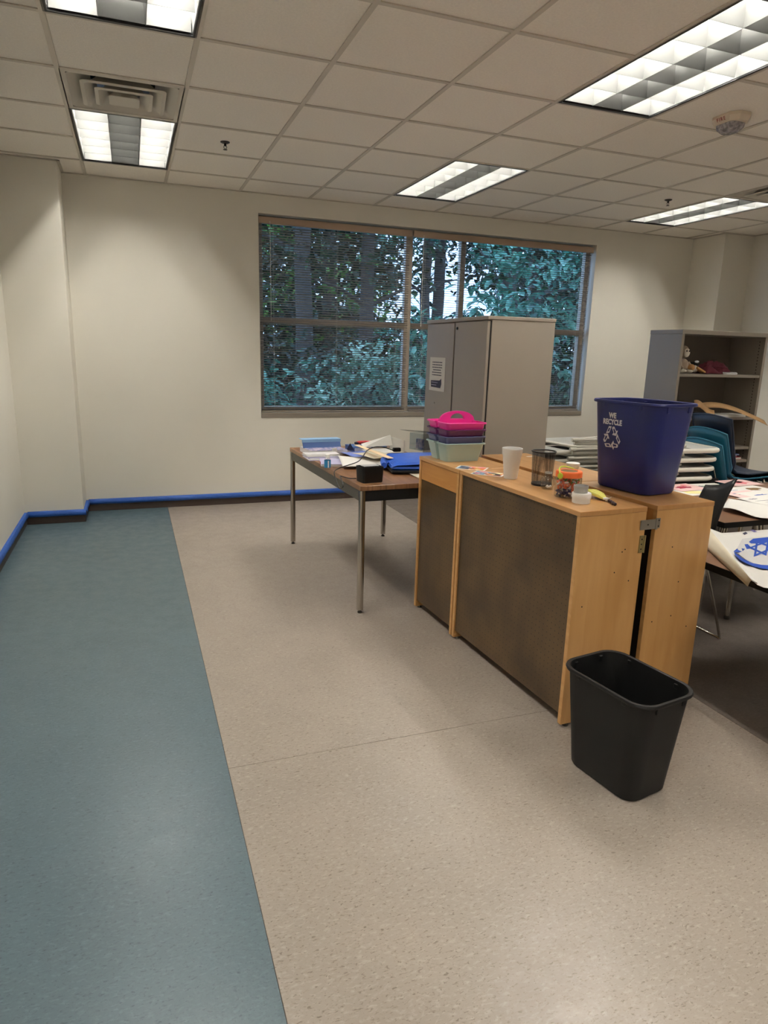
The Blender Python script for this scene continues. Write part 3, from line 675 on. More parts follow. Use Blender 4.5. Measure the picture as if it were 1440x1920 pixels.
nt_.location = Vector((.425, .86, 0))+Matrix.Rotation(math.radians(-1), 3, 'Z')@Vector((-.0004, .585, 1.185)); nt_.scale = (1, 1.12, 1.12)
R = random.Random(3)
for k in range(6):
    z = .172-.0155*k; y = .195-.012*(k in (3,)); m_ = MB()
    while y > .05+.02*(k == 3):
        w_ = R.uniform(.008, .022); m_.box((-.0017, max(y-w_, .045), z), (-.0012, y, z+.006)); y -= w_+.004
    part('text_line', m_, 'navy_print', nt_)
pb_ = part('printed_panel', MB().loft([[(-.0012, .205, .022), (-.0012, .06, .02), (-.0012, .045, .045), (-.0012, .05, .078), (-.0012, .075, .066), (-.0012, .21, .062)], [(-.0017, .205, .022), (-.0017, .06, .02), (-.0017, .045, .045), (-.0017, .05, .078), (-.0017, .075, .066), (-.0017, .21, .062)]]), 'navy_print', nt_)
for z, y0, y1 in ((.049, .20, .10), (.034, .20, .12)): part('light_line', B((-.0021, y1, z), (-.0017, y0, z+.004)), 'paper_lilac', pb_)

# ------------------------------------------------------------------ bookcase
BX, BY, BW, BD, BHH = 2.61, 1.63, .93, .37, 1.682
bc = thing('bookcase', 'open grey metal bookcase against the far right corner', 'bookcase', (BX, BY, 0))
part('top_panel', B((-.002, -.002, BHH-.035), (BW+.002, BD, BHH)), 'bookcase_grey', bc, bevel=.003)
for x in (0, BW-.028):
    sp_ = part('side_panel', B((x, 0, 0), (x+.028, BD-.003, BHH-.035)), 'bookcase_grey', bc, bevel=.002)
    xs = x+.028 if x == 0 else x
    slot = MB()
    for k in range(58): slot.box((xs-.0006, .05, .12+k*.026), (xs+.0006, .058, .132+k*.026))
    stuff(part('shelf_slots', slot, 'base_rubber', sp_))
part('back_panel', B((.028, BD-.012, .02), (BW-.028, BD-.003, BHH-.035)), 'bookcase_in', bc)
SHZ = (1.332, .975, .715, .60, .28, .06)
for z in SHZ: part('shelf', B((.029, .004, z-.024), (BW-.029, BD-.013, z)), 'bookcase_grey', bc, bevel=.002)
Z1 = SHZ[0]
def bcp(x, y, z): return (BX+x, BY+y, z)
t = thing('water_bottle', 'tall translucent bottle with teal cap on the bookcase top shelf', 'bottle', bcp(.085, .12, Z1))
part('bottle_body', MB().lathe([(.034, 0), (.037, .01), (.037, .11), (.034, .12), (.036, .13), (.036, .19), (.028, .215), (.02, .225)], 20), 'bottle_clear', t, smooth=40)
part('cap', MB().lathe([(.022, .225), (.024, .228), (.024, .255), (.014, .262), (.012, .285), (.008, .29)], 16), 'cap_teal', t, smooth=40)
def uv(rx, ry, rz, c=(0, 0, 0), n=12, mseg=8):
    return MB().loft([[(c[0]+rx*math.sin(PI*i/mseg)*math.cos(2*PI*k/n), c[1]+ry*math.sin(PI*i/mseg)*math.sin(2*PI*k/n), c[2]-rz*math.cos(PI*i/mseg)) for k in range(n)] for i in range(mseg+1)], False, False)
t = thing('plush_toy', 'pale brown plush toy sitting beside the bottle on the bookcase', 'plush toy', bcp(.175, .14, Z1+.001))
part('torso', uv(.05, .045, .06, (0, 0, .062)), 'plush', t, smooth=80)
hd = part('head', uv(.042, .04, .052, (-.005, 0, .175)), 'plush', t, smooth=80)
part('face_patch', uv(.03, .012, .036, (-.003, -.033, .168)), 'plush_light', hd, smooth=80)
for sx in (-1, 1):
    part('eye', uv(.006, .005, .006, (sx*.013-.003, -.045, .182)), 'black_plastic', hd, smooth=80)
    part('arm', MB().tube([(sx*.04, -.01, .09), (sx*.055, -.03, .06), (sx*.04, -.05, .04)], [.016, .015, .013], 8), 'plush', t, smooth=80)
    part('foot', uv(.024, .034, .019, (sx*.033, -.045, .0195)), 'plush_light', t, smooth=80)
t = thing('doll', 'small doll with tan limbs and dark hair lying on the bookcase top shelf', 'doll', bcp(.27, .12, Z1+.001), math.radians(15))
part('torso', MB().tube([(-.05, 0, .03), (.02, 0, .04), (.05, .01, .03)], [.022, .03, .024], 10), 'plush_light', t, smooth=80)
part('head', uv(.03, .028, .028, (-.06, -.02, .05)), 'plush_tan', t, smooth=80)
for y in (-.035, -.01): part('limb', MB().tube([(.0, y, .05), (.05, y-.02, .025), (.09, y-.02, .012)], .011, 8), 'plush_tan', t, smooth=80)
part('hair', uv(.045, .04, .022, (.04, .03, .075)), 'black_matte', t, smooth=80)
part('bow', uv(.03, .01, .01, (.045, .0, .098)), 'white_print', t, smooth=80)
R = random.Random(9)
def crumple(name, w, d, h, seed, m, parent, n=12):
    R = random.Random(seed); rows = []
    for i in range(n+1):
        row = []
        for j in range(n+1):
            x = (i/n-.5)*w; y = (j/n-.5)*d; e = (1-(2*i/n-1)**4)*(1-(2*j/n-1)**4)
            row.append((x+R.uniform(-.006, .006), y+R.uniform(-.006, .006), .004+h*e*(.55+.45*math.sin(i*.9+j*.7+seed))*R.uniform(.8, 1)))
        rows.append(row)
    return part(name, MB().grid(rows), m, parent, smooth=70, solid=.003)
t = thing('cloth_bag', 'crumpled maroon cloth bag on the bookcase top shelf', 'bag', bcp(.505, .15, Z1), math.radians(-8))
crumple('cloth', .27, .2, .11, 4, 'maroon', t); part('strap', MB().tube([(-.1, -.05, .07), (0, -.09, .06), (.1, -.07, .05), (.135, -.03, .02)], .006, 6), 'maroon', t)
t = tag(part('folded_cloth', MB().loft([rr(.13, .07, .02, 0), rr(.135, .075, .02, .012), rr(.12, .06, .02, .02)]), 'white_print', smooth=50), 'small white folded cloth at the front of the bookcase top shelf', 'cloth')
t.location = bcp(.60, .05, Z1)
# kraft paper and papers on second shelf
def ribbon(path, wid, th=.0012):
    """paper band swept along path, width vector wid"""
    w_ = Vector(wid); return MB().grid([[tuple(Vector(p)-w_*.5), tuple(Vector(p)+w_*.5)] for p in path])
def bez(p0, p1, p2, p3, n=14):
    P_ = [Vector(p) for p in (p0, p1, p2, p3)]
    return [P_[0]*(1-t_)**3+P_[1]*3*t_*(1-t_)**2+P_[2]*3*t_*t_*(1-t_)+P_[3]*t_**3 for t_ in [k/n for k in range(n+1)]]
k1 = part('kraft_paper_band', ribbon(bez(at(1312, 762, Y=1.74), at(1350, 752, Y=1.66), at(1385, 768, Y=1.58), at(1436, 793, Y=1.50)), (.004, .05, .042)), 'kraft', solid=.0015, smooth=60)
tag(k1, 'long curved band of brown kraft paper sticking out of the bookcase', 'paper')
k2 = part('kraft_paper_band', ribbon(bez(at(1302, 757, Y=1.72), at(1318, 752, Y=1.68), at(1322, 775, Y=1.66), at(1340, 776, Y=1.65)), (.03, .05, .055)), 'kraft', solid=.0015, smooth=60)
tag(k2, 'short curled band of brown kraft paper on the second bookcase shelf', 'paper')
t = thing('paper_pile', 'pile of loose papers and a white box lid on the second bookcase shelf', 'papers', bcp(.44, .18, SHZ[1]))
R = random.Random(2)
for k in range(5): part('sheet', B((-.15, -.1, .0045*k), (.15, .1, .0045*k+.004)), ('paper', 'stack_paper', 'black_matte', 'paper_cream', 'black_matte')[k], t, rot=(0, 0, R.uniform(-.2, .2)), loc=(R.uniform(-.03, .03), R.uniform(-.01, .01), 0))
o = tag(part('white_box_lid', MB().box((0, 0, 0), (.30, .16, .018)).box((.006, .006, .018), (.294, .154, .022)), 'paper'), 'flat white box lid at the front edge of the second bookcase shelf', 'box'); o.location = bcp(.50, .005, SHZ[1])
o.location.y = BY-.004
R = random.Random(8); z = SHZ[3]
for k, (m_, w_, h_, lab) in enumerate((('dr_red', .24, .022, 'dark red flat book lowest in the lower shelf pile'), ('label_pink', .22, .014, 'pink flat book in the lower shelf pile'), ('mid_blue', .23, .010, 'thin blue flat book in the lower shelf pile'), ('paper', .20, .009, 'thin white flat book on top of the lower shelf pile'))):
    t = thing('book', lab+' of the bookcase', 'book', bcp(.60, .015+.01*k, z), R.uniform(-.06, .06), 'books lying on the lower bookcase shelf')
    part('cover', MB().box((0, 0, 0), (w_, .17, .002)).box((0, 0, h_-.002), (w_, .17, h_)).box((0, .168, .002), (w_, .17, h_-.002)), m_, t); part('pages', B((.004, .003, .002), (w_-.004, .168, h_-.002)), 'paper', t); z += h_

# ------------------------------------------------------------------ stacking shell chairs
def shell(w_seat, w_back, crest, lean=.13, hb=.42, wing=0.):
    prof = [(.205, -.035), (.20, -.006), (.15, .004), (.05, -.004), (-.06, -.008), (-.13, 0), (-.168, .028), (-.187, .075)]
    for k in range(1, 7): prof.append((-.187-lean*k/6*.8, .075+(hb-.075)*k/6))
    rows = []; nv = len(prof)
    for i, (x, z) in enumerate(prof):
        q = i/(nv-1); row = []
        w = w_seat if i < 5 else w_seat*.86 if i < 8 else w_seat*.86+(w_back-w_seat*.86)*((i-7)/6)
        for j in range(11):
            s = j/5-1; up = 0
            if i >= 7: up = (crest*(1-s*s)-crest*.6+wing*abs(s)**2.4)*((i-7)/6)**2
            cup = .016*s*s if i < 8 else 0; fwd = .028*s*s if i >= 7 else 0
            row.append((x+fwd, s*w/2, z+up+cup))
        rows.append(row)
    return rows
def stack_chair(label, m, loc, rz, seat_h, group, crest=.03, wing=0., sled=False, frame=True, hb=.42):
    t = thing('stacking_chair' if not sled else 'shell_chair', label, 'chair', loc, rz, group)
    rows = shell(.43, .41, crest, wing=wing, hb=hb)
    o = part('shell', MB().grid(rows), m, t, loc=(0, 0, seat_h), smooth=60, solid=.006)
    # rolled lip around the shell
    P_ = [r[0] for r in rows]+[p for p in rows[-1][1:-1]]+[r[-1] for r in reversed(rows)]+[p for p in reversed(rows[0][1:-1])]
    part('lip', MB().tube(P_, .006, 6, closed=True), m, t, loc=(0, 0, seat_h), smooth=60)
    if frame:
        z = seat_h-.022
        for s in (-1, 1):
            if sled: part('leg', MB().tube([(-.14, s*.16, z), (-.19, s*.215, .03), (-.185, s*.22, .010), (-.16, s*.22, .007), (.17, s*.22, .007), (.20, s*.22, .012), (.20, s*.215, .03), (.14, s*.16, z)], .006, 8), 'chrome', t, smooth=60)
            else:
                for x in (-1, 1): part('leg', MB().tube([(x*.10, s*.15, z), (x*.12, s*.19, z-.015), (x*.20, s*.215, .012)], .0105, 8), 'chrome', t, smooth=60)
        for x in (-.10, .10): part('cross_bar', MB().tube([(x, -.15, z), (x, .15, z)], .009, 8), 'chrome', t, smooth=60)
        part('back_brace', MB().tube([(-.10, -.14, z), (-.20, -.14, z+.06), (-.225, -.12, z+.19), (-.232, 0, z+.22), (-.225, .12, z+.19), (-.20, .14, z+.06), (-.10, .14, z)], .007, 8), 'chrome', t, smooth=60) if not sled else None
    return t
CHX, CHY = 2.72, 1.06
cz = math.radians(-4)
stack_chair('teal plastic chair at the bottom of the stack by the bookcase', 'teal_shell', (CHX-.07, CHY-.012, 0), cz, .50, 'plastic chairs stacked by the bookcase', hb=.37)
stack_chair('teal plastic chair in the middle of the stack by the bookcase', 'teal_shell', (CHX-.035, CHY-.006, .0), cz, .597, 'plastic chairs stacked by the bookcase', hb=.352)
stack_chair('navy plastic chair on top of the stack by the bookcase', 'navy_shell', (CHX, CHY, 0), cz, .63, 'plastic chairs stacked by the bookcase', crest=.02)
t = thing('shell_chair', 'black plastic chair with a pointed back corner beside the drawings table', 'chair', (1.085, -.085, 0), PI)
rw = []   # swept back panel: leans back at the top and rises to one pointed corner
for k in range(13):
    v = k/12; row = []
    for j in range(9):
        q = j/8; zt = .862-.07*q-.03*math.sin(PI*q)*.5; z = .41+(zt-.41)*v
        row.append((-.125-.10*v**2.4-.012*math.sin(PI*q), .15-(.16+.02*v)*q+.012*v*v*(1-q), z))
    rw.append(row)
part('backrest', MB().grid(rw), 'black_plastic', t, smooth=60, solid=.010)
plan_ = rr(.36, .36, .07, 0, 5, (.03, .0))
rw = [plan_]
part('seat', MB().loft([[(x*.98, y*.98, .405) for x, y, z in rw[0]], [(x, y, .415) for x, y, z in rw[0]], [(x*.9, y*.9, .425) for x, y, z in rw[0]]]), 'black_plastic', t, smooth=50)
for x in (-.215, .20): part('leg_frame', MB().tube(smooth_path([(x*.55, .15, .405), (x, .205, .03), (x, .19, .008), (x, 0, .007), (x, -.19, .008), (x, -.205, .03), (x*.55, -.15, .405)], 5), .007, 8), 'chrome', t, smooth=60)

# ------------------------------------------------------------------ tables on the right
def low_table(name, label, x0, y0, x1, y1, h, legs, m='table_brown', rz=0.):
    t = thing(name, label, 'table', ((x0+x1)/2, (y0+y1)/2, 0), rz); w, d = x1-x0, y1-y0
    part('table_top', B((-w/2+.003, -d/2+.003, h-.026), (w/2-.003, d/2-.003, h)), m, t)
    e = MB()
    for a, b in (((-w/2, -d/2, h-.030), (-w/2+.003, d/2, h+.0004)), ((w/2-.003, -d/2, h-.030), (w/2, d/2, h+.0004)), ((-w/2+.003, -d/2, h-.030), (w/2-.003, -d/2+.003, h+.0004)), ((-w/2+.003, d/2-.003, h-.030), (w/2-.003, d/2, h+.0004))): e.box(a, b)
    part('edge_band', e, 'black_matte', t)
    for sx in (-1, 1):
        for sy in (-1, 1):
            lg = part('leg', MB().tube([(sx*(w/2-legs), sy*(d/2-.09), h-.026), (sx*(w/2-legs+.02), sy*(d/2-.07), .02)], .0125, 10), 'chrome', t, smooth=60)
            part('foot', MB().lathe([(.016, 0), (.016, .012), (.011, .022)], 12), 'rubber_foot', lg, loc=(sx*(w/2-legs+.02), sy*(d/2-.07), 0))
    return t
H1 = .60
low_table('activity_table', 'low table with the flag poster, black edge, at the right edge', .712, -1.72, 2.2, -.325, H1, .30)
low_table('activity_table', 'low table covered with children\'s drawings behind the black chair', 1.375, -.155, 2.75, .72, H1, .22)
low_table('folding_table', 'table under the stacks of grey folding chairs', 1.0, .80, 2.33, 1.90, .615, .20, 'black_matte', math.radians(4))

# folding chairs lying flat in two stacks
def folding_chair_parts():
    L_, w = .90, .45; out = []
    def loop(l, w, r, x0, z):   # U shaped tube, closed rounded end at +x
        P_ = [(x0, -w/2, z), (x0+l-r, -w/2, z)]
        for k in range(1, 8): a = -PI/2+PI/2*k/8; P_.append((x0+l-r+r*math.cos(a), -w/2+r+r*math.sin(a), z))
        P_ += [(x0+l, -w/2+r, z), (x0+l, w/2-r, z)]
        for k in range(1, 8): a = PI/2*k/8; P_.append((x0+l-r+r*math.cos(a), w/2-r+r*math.sin(a), z))
        P_ += [(x0+l-r, w/2, z), (x0, w/2, z)]; return P_
    out.append(('front_frame', MB().tube(loop(L_, w, .09, -L_/2, .012), .0165, 8), 'chair_rim', 60))
    out.append(('rear_frame', MB().tube([(p[0], p[1], p[2]+.026) for p in loop(.62, w-.035, .05, -L_/2-.03, .012)], .0105, 8), 'chair_rim', 60))
    b = MB().loft([rr(.20, w-.02, .05, z, 5, (L_/2-.12, 0)) for z in (.008, .02)]); out.append(('backrest', b, 'chair_grey', 40))
    s = MB().loft([rr(.38, .40, .07, .030, 6, (-.02, 0)), rr(.395, .415, .075, .038, 6, (-.02, 0)), rr(.395, .415, .075, .052, 6, (-.02, 0)), rr(.375, .395, .07, .058, 6, (-.02, 0))]); out.append(('seat', s, 'chair_grey', 40))
    rings = [rr(.395+2*a, .415+2*a, .075, z, 6, (-.02, 0)) for a, z in ((0, .035), (.006, .037), (.009, .045), (.006, .053), (0, .055))]
    out.append(('seat_rim', MB().loft(rings, False, False), 'chair_rim', 60))
    for sy in (-1, 1):
        out.append(('rubber_foot', MB().tube([(-L_/2-.02, sy*w/2, .012), (-L_/2+.03, sy*w/2, .012)], .015, 8), 'chair_rim', 60))
        out.append(('rubber_foot', MB().tube([(-L_/2-.05, sy*(w-.035)/2, .038), (-L_/2-.0, sy*(w-.035)/2, .038)], .014, 8), 'chair_rim', 60))
        out.append(('side_brace', MB().tube([(-.15, sy*.21, .026), (.12, sy*.21, .026)], .006, 6), 'chair_rim', 60))
    res = []
    for n, mb, m, sm in out:
        me = mb.mesh(n); me.materials.append(MATS[m]); me.polygons.foreach_set('use_smooth', [True]*len(me.polygons)); me.set_sharp_from_angle(angle=math.radians(sm)); res.append((n, me))
    return res
FC = folding_chair_parts()
ordn = ('lowest', 'second lowest', 'second from the top', 'topmost')
def fold_stack(n, x, y, rz, dz, where, flip, z0=.617, step=.0):
    for k in range(n):
        nm = ordn[k] if n == 4 else ('lowest', 'middle', 'topmost')[k]
        t = thing('folding_chair', f'{nm} grey metal folding chair of the {where} stack on the table', 'chair', (x+step*k, y, z0+k*dz), rz+(PI if flip else 0)+random.Random(k+n).uniform(-.03, .03), 'folded metal chairs lying in stacks')
        for nme, me in FC: link(nme, me, None, t)
fold_stack(4, 1.865, 1.07, math.radians(-4), .066, 'right hand', False, step=.012)
fold_stack(3, 1.60, 1.60, math.radians(8), .066, 'left hand', True, step=.02)

# ------------------------------------------------------------------ papers on the right tables
ZP = H1+.0008
def sheet(label, cx, cy, w, d, rz, z, blobs, group='children\'s drawings on the low table', m='paper', name='drawing_sheet'):
    t = tag(part(name, B((-w/2, -d/2, 0), (w/2, d/2, .0005)), m), label, 'drawing', group); t.location = (cx, cy, z); t.rotation_euler = (0, 0, rz)
    for k, (bx, by, rx, ry, col, rough) in enumerate(blobs): part('crayon_mark', poly(blob(bx, by, .0005, rx, ry, hash((label, k)) % 999 if False else int(cx*1000)+k*7, 16, rough), .0003), col, t)
    return t
def A(px, py): p = at(px, py, Z=H1); return p.x, p.y
dr = [((1385, 905), 'drawing with a pink star shape on the far side of the low table', [(0, 0, .07, .05, 'dr_pink', .45), (.02, .02, .03, .03, 'dr_red', .3)], .05),
      ((1412, 918), 'drawing with a brown animal on the low table', [(0, .01, .07, .035, 'dr_brown', .4), (-.06, -.05, .04, .004, 'grey_print', .1)], .1),
      ((1330, 913), 'drawing with a green plant near the stacked folding chairs', [(0, 0, .06, .03, 'dr_green', .5), (-.08, .0, .03, .04, 'grey_print', .4)], -.05),
      ((1282, 915), 'drawing with a dark red shape at the left end of the low table', [(0, 0, .07, .03, 'dr_red', .4), (.06, .05, .03, .02, 'dr_pink', .4)], .1),
      ((1378, 922), 'drawing with pale violet letters beside the black chair back', [(0, .02, .05, .006, 'dr_violet', .2), (.03, -.03, .03, .012, 'dr_violet', .4)], .0),
      ((1400, 929), 'drawing with a dark violet figure in the middle of the low table', [(0, 0, .06, .02, 'navy_print', .6), (-.05, .04, .03, .01, 'dr_violet', .4)], .06),
      ((1428, 930), 'drawing with blue lines at the right edge of the low table', [(0, 0, .05, .012, 'dr_blue', .5), (-.03, -.05, .06, .004, 'grey_print', .1)], .1),
      ((1435, 941), 'drawing with thin grey lines near the big blank sheet', [(0, 0, .09, .004, 'grey_print', .1), (.02, -.04, .07, .003, 'grey_print', .1), (-.05, .05, .03, .01, 'grey_print', .5)], .02)]
for k, ((px, py), lab, bl, rz) in enumerate(dr):
    x, y = A(px, py); sheet(lab, x, y, .27, .20, rz, ZP+.0012*k, bl, m='paper_pink' if k in (0, 3, 5) else 'paper')
x, y = A(1306, 925); sheet('pale yellow sheet between the wooden cabinet and the black chair', x, y+.03, .24, .17, .05, ZP, [(0, 0, .08, .05, 'dr_yellow', .2)])
# big blank sheet with a curling front edge
p0, p1, p2, p3 = [(q.x, q.y) for q in (at(1366, 933, Z=H1+.02), at(1446, 946, Z=H1+.02), at(1354, 951, Z=H1+.025), at(1452, 972, Z=H1+.03))]
rows = []
for i in range(13):
    q = i/12; row = []
    for j in range(13):
        s = j/12; x = (p0[0]*(1-s)+p1[0]*s)*(1-q)+(p2[0]*(1-s)+p3[0]*s)*q; y = (p0[1]*(1-s)+p1[1]*s)*(1-q)+(p2[1]*(1-s)+p3[1]*s)*q
        row.append((x, y, ZP+.014+.012*max(0, q-.35)*(1+math.sin(s*7))))
    rows.append(row)
tag(part('blank_sheet', MB().grid(rows), 'paper', solid=.0006, smooth=60), 'large blank white sheet with wavy front edge on the drawings table', 'paper')
# flag poster: flat sheet that rises to a crest on the left and folds down to the table
ZC = H1+.045; ZF = H1+.012
c0, c1 = at(1329, 990, Z=ZC), at(1411, 1090, Z=ZC)           # crest line, far to near
l0, l1 = at(1318, 1022, Z=H1+.004), at(1402, 1100, Z=H1+.004)
r0 = Vector((1.95, -.36, ZF)); r1 = Vector((1.85, -1.25, ZF))
rows = []
for i in range(15):
    q = i/14; c = c0.lerp(c1, q); l = l0.lerp(l1, q); r = r0.lerp(r1, q); row = []
    for k in range(5): s = k/4; row.append(tuple(l.lerp(c, s)+Vector((0, 0, .012*math.sin(PI*s)))))
    for k in range(1, 13):
        s = (k/12)**1.3; p = c.lerp(r, s); p.z = ZF+(ZC-ZF)*math.exp(-((p-Vector((c.x, c.y, p.z))).length/.05)**2)*1.0; row.append(tuple(p))
    rows.append(row)
fp = part('flag_poster', MB().grid(rows), 'paper', solid=.0006, smooth=60)
tag(fp, 'big white poster with a blue and white star flag on the near right table', 'poster')
fp.data.materials.append(MATS['paper_cream'])
for i, pl in enumerate(fp.data.polygons): pl.material_index = 1 if (i % 16) < 4 else 0
def on_poster(a, b, dz):
    """photo pixel -> point just above the poster, which rises towards its crest"""
    z = ZF; n = Vector((-(c1-c0).y, (c1-c0).x, 0)).normalized()
    for _ in range(6):
        p = at(a, b, Z=z+dz); d_ = abs((p-c0).dot(n)); z = ZF+(ZC-ZF)*math.exp(-(d_/.052)**2)+.002
    return p
def fpoly(name, pts, m, dz, th=.0005):
    """print on the poster, outline given in photo pixels; edges subdivided so it follows the paper"""
    P_ = [on_poster(a, b, dz) for a, b in pts]
    return part(name, MB().add([tuple(p) for p in P_], [tuple(range(len(P_)))]), m, fp)
fpoly('flag_field', [(1384, 1025), (1392, 1010), (1412, 1008), (1442, 1006), (1475, 1004), (1475, 1065), (1440, 1068), (1412, 1058), (1378, 1035)], 'flag_grey', .0)
fpoly('flag_stripe', [(1404, 1016), (1412, 1010), (1440, 1007), (1475, 1004), (1475, 1010), (1440, 1014), (1424, 1019), (1408, 1019)], 'flag_blue', .0006)
LO = ((1376, 1034), (1386, 1042), (1398, 1050), (1412, 1056), (1428, 1059), (1446, 1060), (1475, 1060)); HI = ((1378, 1040), (1388, 1050), (1400, 1057), (1413, 1062), (1428, 1066), (1446, 1068), (1475, 1068))
for k in range(6): fpoly('flag_stripe', [LO[k], LO[k+1], HI[k+1], HI[k]], 'flag_blue', .005)
fpoly('flag_stripe', [(1375, 1034), (1384, 1027), (1397, 1029), (1392, 1034), (1384, 1036)], 'flag_blue', .0055)
fpoly('flag_stripe', [(1392, 1021), (1402, 1020), (1410, 1028), (1398, 1030), (1391, 1026)], 'flag_blue', .0008)
SP = ((1403, 1027), (1413, 1044), (1437, 1042), (1453, 1027), (1443, 1012), (1418, 1013))   # the six star tips
for k0 in (0, 1):
    tri = [on_poster(*SP[k], .0016+.0005*k0) for k in (k0, k0+2, k0+4)]; ctr = (tri[0]+tri[1]+tri[2])/3; m_ = MB()
    ins = [ctr+(p-ctr)*.68 for p in tri]
    for k in range(3): j = (k+1) % 3; m_.add([tuple(tri[k]), tuple(tri[j]), tuple(ins[j]), tuple(ins[k])], [(0, 1, 2, 3)])
    part('flag_star', m_, 'flag_blue', fp)
fpoly('ink_mark', [(1392, 1000), (1398, 997), (1402, 1000), (1396, 1003)], 'navy_print', .0004); fpoly('ink_mark', [(1406, 994), (1412, 993), (1420, 997), (1414, 998)], 'dr_violet', .0004)
# cream sheet hanging over the near edge of the low table
P_ = [at(a, b, Z=H1+.034) for a, b in ((1408, 1074), (1424, 1071), (1446, 1069), (1475, 1067), (1475, 1112), (1448, 1104), (1432, 1102), (1420, 1097), (1412, 1090), (1408, 1081))]
tag(part('white_sheet', poly([tuple(p) for p in P_], .0008), 'paper'), 'plain white paper lying over the front corner of the flag poster', 'paper')

# ------------------------------------------------------------------ things on the wooden cabinets
def caddy_outline(w, d, z, notch, r=.022):
    P_ = []; n = 4
    def arc(cx, cy, a0): 
        for k in range(n+1):
            a = math.radians(a0+90*k/n); P_.append((cx+r*math.cos(a), cy+r*math.sin(a), z))
    arc(w/2-r, d/2-r, 0); arc(-w/2+r, d/2-r, 90)
    for s in (1,):
        P_ += [(-w/2, .016, z), (-w/2+notch, .010, z), (-w/2+notch, -.010, z), (-w/2, -.016, z)]
    arc(-w/2+r, -d/2+r, 180); arc(w/2-r, -d/2+r, 270)
    P_ += [(w/2, -.016, z), (w/2-notch, -.010, z), (w/2-notch, .010, z), (w/2, .016, z)]
    return P_
def caddy(label, m, z0, handle):
    h = .098; t = thing('caddy', label, 'caddy', (cx_, cy_, z0), math.radians(3), 'plastic craft caddies stacked on the cabinet')
    def rg(q, off=0.): return caddy_outline(.195+.04*q-2*off, .19+.045*q-2*off, h*q, .022)
    part('tray', MB().loft([rg(0), rg(.5), rg(1), rg(1, .002), rg(.5, .002), rg(.03, .002)]), m, t, smooth=40)
    lip = lambda off, z: [(p[0], p[1], z) for p in caddy_outline(.235+2*off, .235+2*off, 0, .02)]
    part('rim', MB().loft([lip(-.001, h-.008), lip(.005, h-.008), lip(.006, h-.002), lip(.003, h), lip(-.002, h)]+[lip(-.001, h-.008)], False, False), m, t, smooth=40)
    if handle:
        arc = [(-.110, h-.03)]
        for k in range(17): a = PI-PI*k/16; arc.append((.106*math.cos(a), h-.005+.058*math.sin(a)**.8))
        arc.append((.110, h-.03)); n = len(arc)
        hole = []
        for k in range(n):
            q = k/(n-1); x = -.044+.088*q; zt_ = h+.009+.031*math.sin(PI*q)**.5
            hole.append((x, zt_))
        m2 = MB()
        for y in (-.006, .006):
            m2.add([(x, y, z) for x, z in arc]+[(x, y, z) for x, z in hole], [(k, k+1, n+k+1, n+k) for k in range(n-1)])
            m2.add([(arc[0][0], y, arc[0][1]), (hole[0][0], y, hole[0][1]), (hole[-1][0], y, hole[-1][1]), (arc[-1][0], y, arc[-1][1])], [(0, 1, 2, 3)])
        for c_ in (arc, hole+[hole[0]]): m2.add([p for x, z in c_ for p in ((x, -.006, z), (x, .006, z))], [(2*k, 2*k+1, 2*k+3, 2*k+2) for k in range(len(c_)-1)])
        part('handle', m2, m, t)
    return t
cx_, cy_ = .075, .475
cx_, cy_, _ = rp(.145, 1.245, 0)
for k, (m_, nm) in enumerate((('mint', 'pale mint plastic caddy at the bottom of the stack on the cabinet'), ('caddy_navy', 'slate blue plastic caddy, second from the bottom of the stack'), ('purple', 'purple plastic caddy, second from the top of the stack'), ('pink', 'hot pink plastic caddy with arched handle on top of the stack'))):
    caddy(nm, m_, CH+.0005+.036*k, k == 3)
def cab_pt(px, py): p = at(px, py, Z=CH); return (p.x, p.y, CH)
# photo cards
for k, (px, py, rz) in enumerate(((885, 878, .15), (916, 889, .08))):
    p = cab_pt(px, py); o = tag(part('photo_card', B((-.075, -.05, 0), (.075, .05, .0008)), 'paper'), ('colour photo card beside the caddies on the cabinet', 'colour photo card next to the white foam cup')[k], 'photo', 'photo cards on the cabinet')
    o.location = (p[0], p[1], CH+.0004+.001*k); o.rotation_euler = (0, 0, PI/2*0+rz+math.radians(-50)); R = random.Random(k+20)
    for x0_, x1_, cm in ((-.068, -.012, 'dr_sky'), (.0, .066, 'dr_orange')): part('photo_area', B((x0_, -.043, .0008), (x1_, .043, .0009)), cm, o)
    for q in range(16):
        col = R.choice(['dr_sky', 'dr_orange', 'navy_print', 'dr_pink', 'label_dark', 'dr_yellow', 'grey_print'])
        part('photo_patch', poly(blob(R.uniform(-.05, .05), R.uniform(-.03, .03), .001+.0001*q, R.uniform(.010, .024), R.uniform(.006, .016), q+k*30, 9), .0002), col, o)
# foam cup
p = cab_pt(957, 897); t = thing('foam_cup', 'white foam drinking cup on the wooden cabinet', 'cup', p)
part('cup_body', MB().lathe([(.029, 0), (.031, .002), (.0425, .108), (.0455, .112), (.047, .138), (.0475, .140), (.0465, .142), (.0445, .141), (.042, .108), (.029, .004)], 32), 'foam', t, smooth=35)
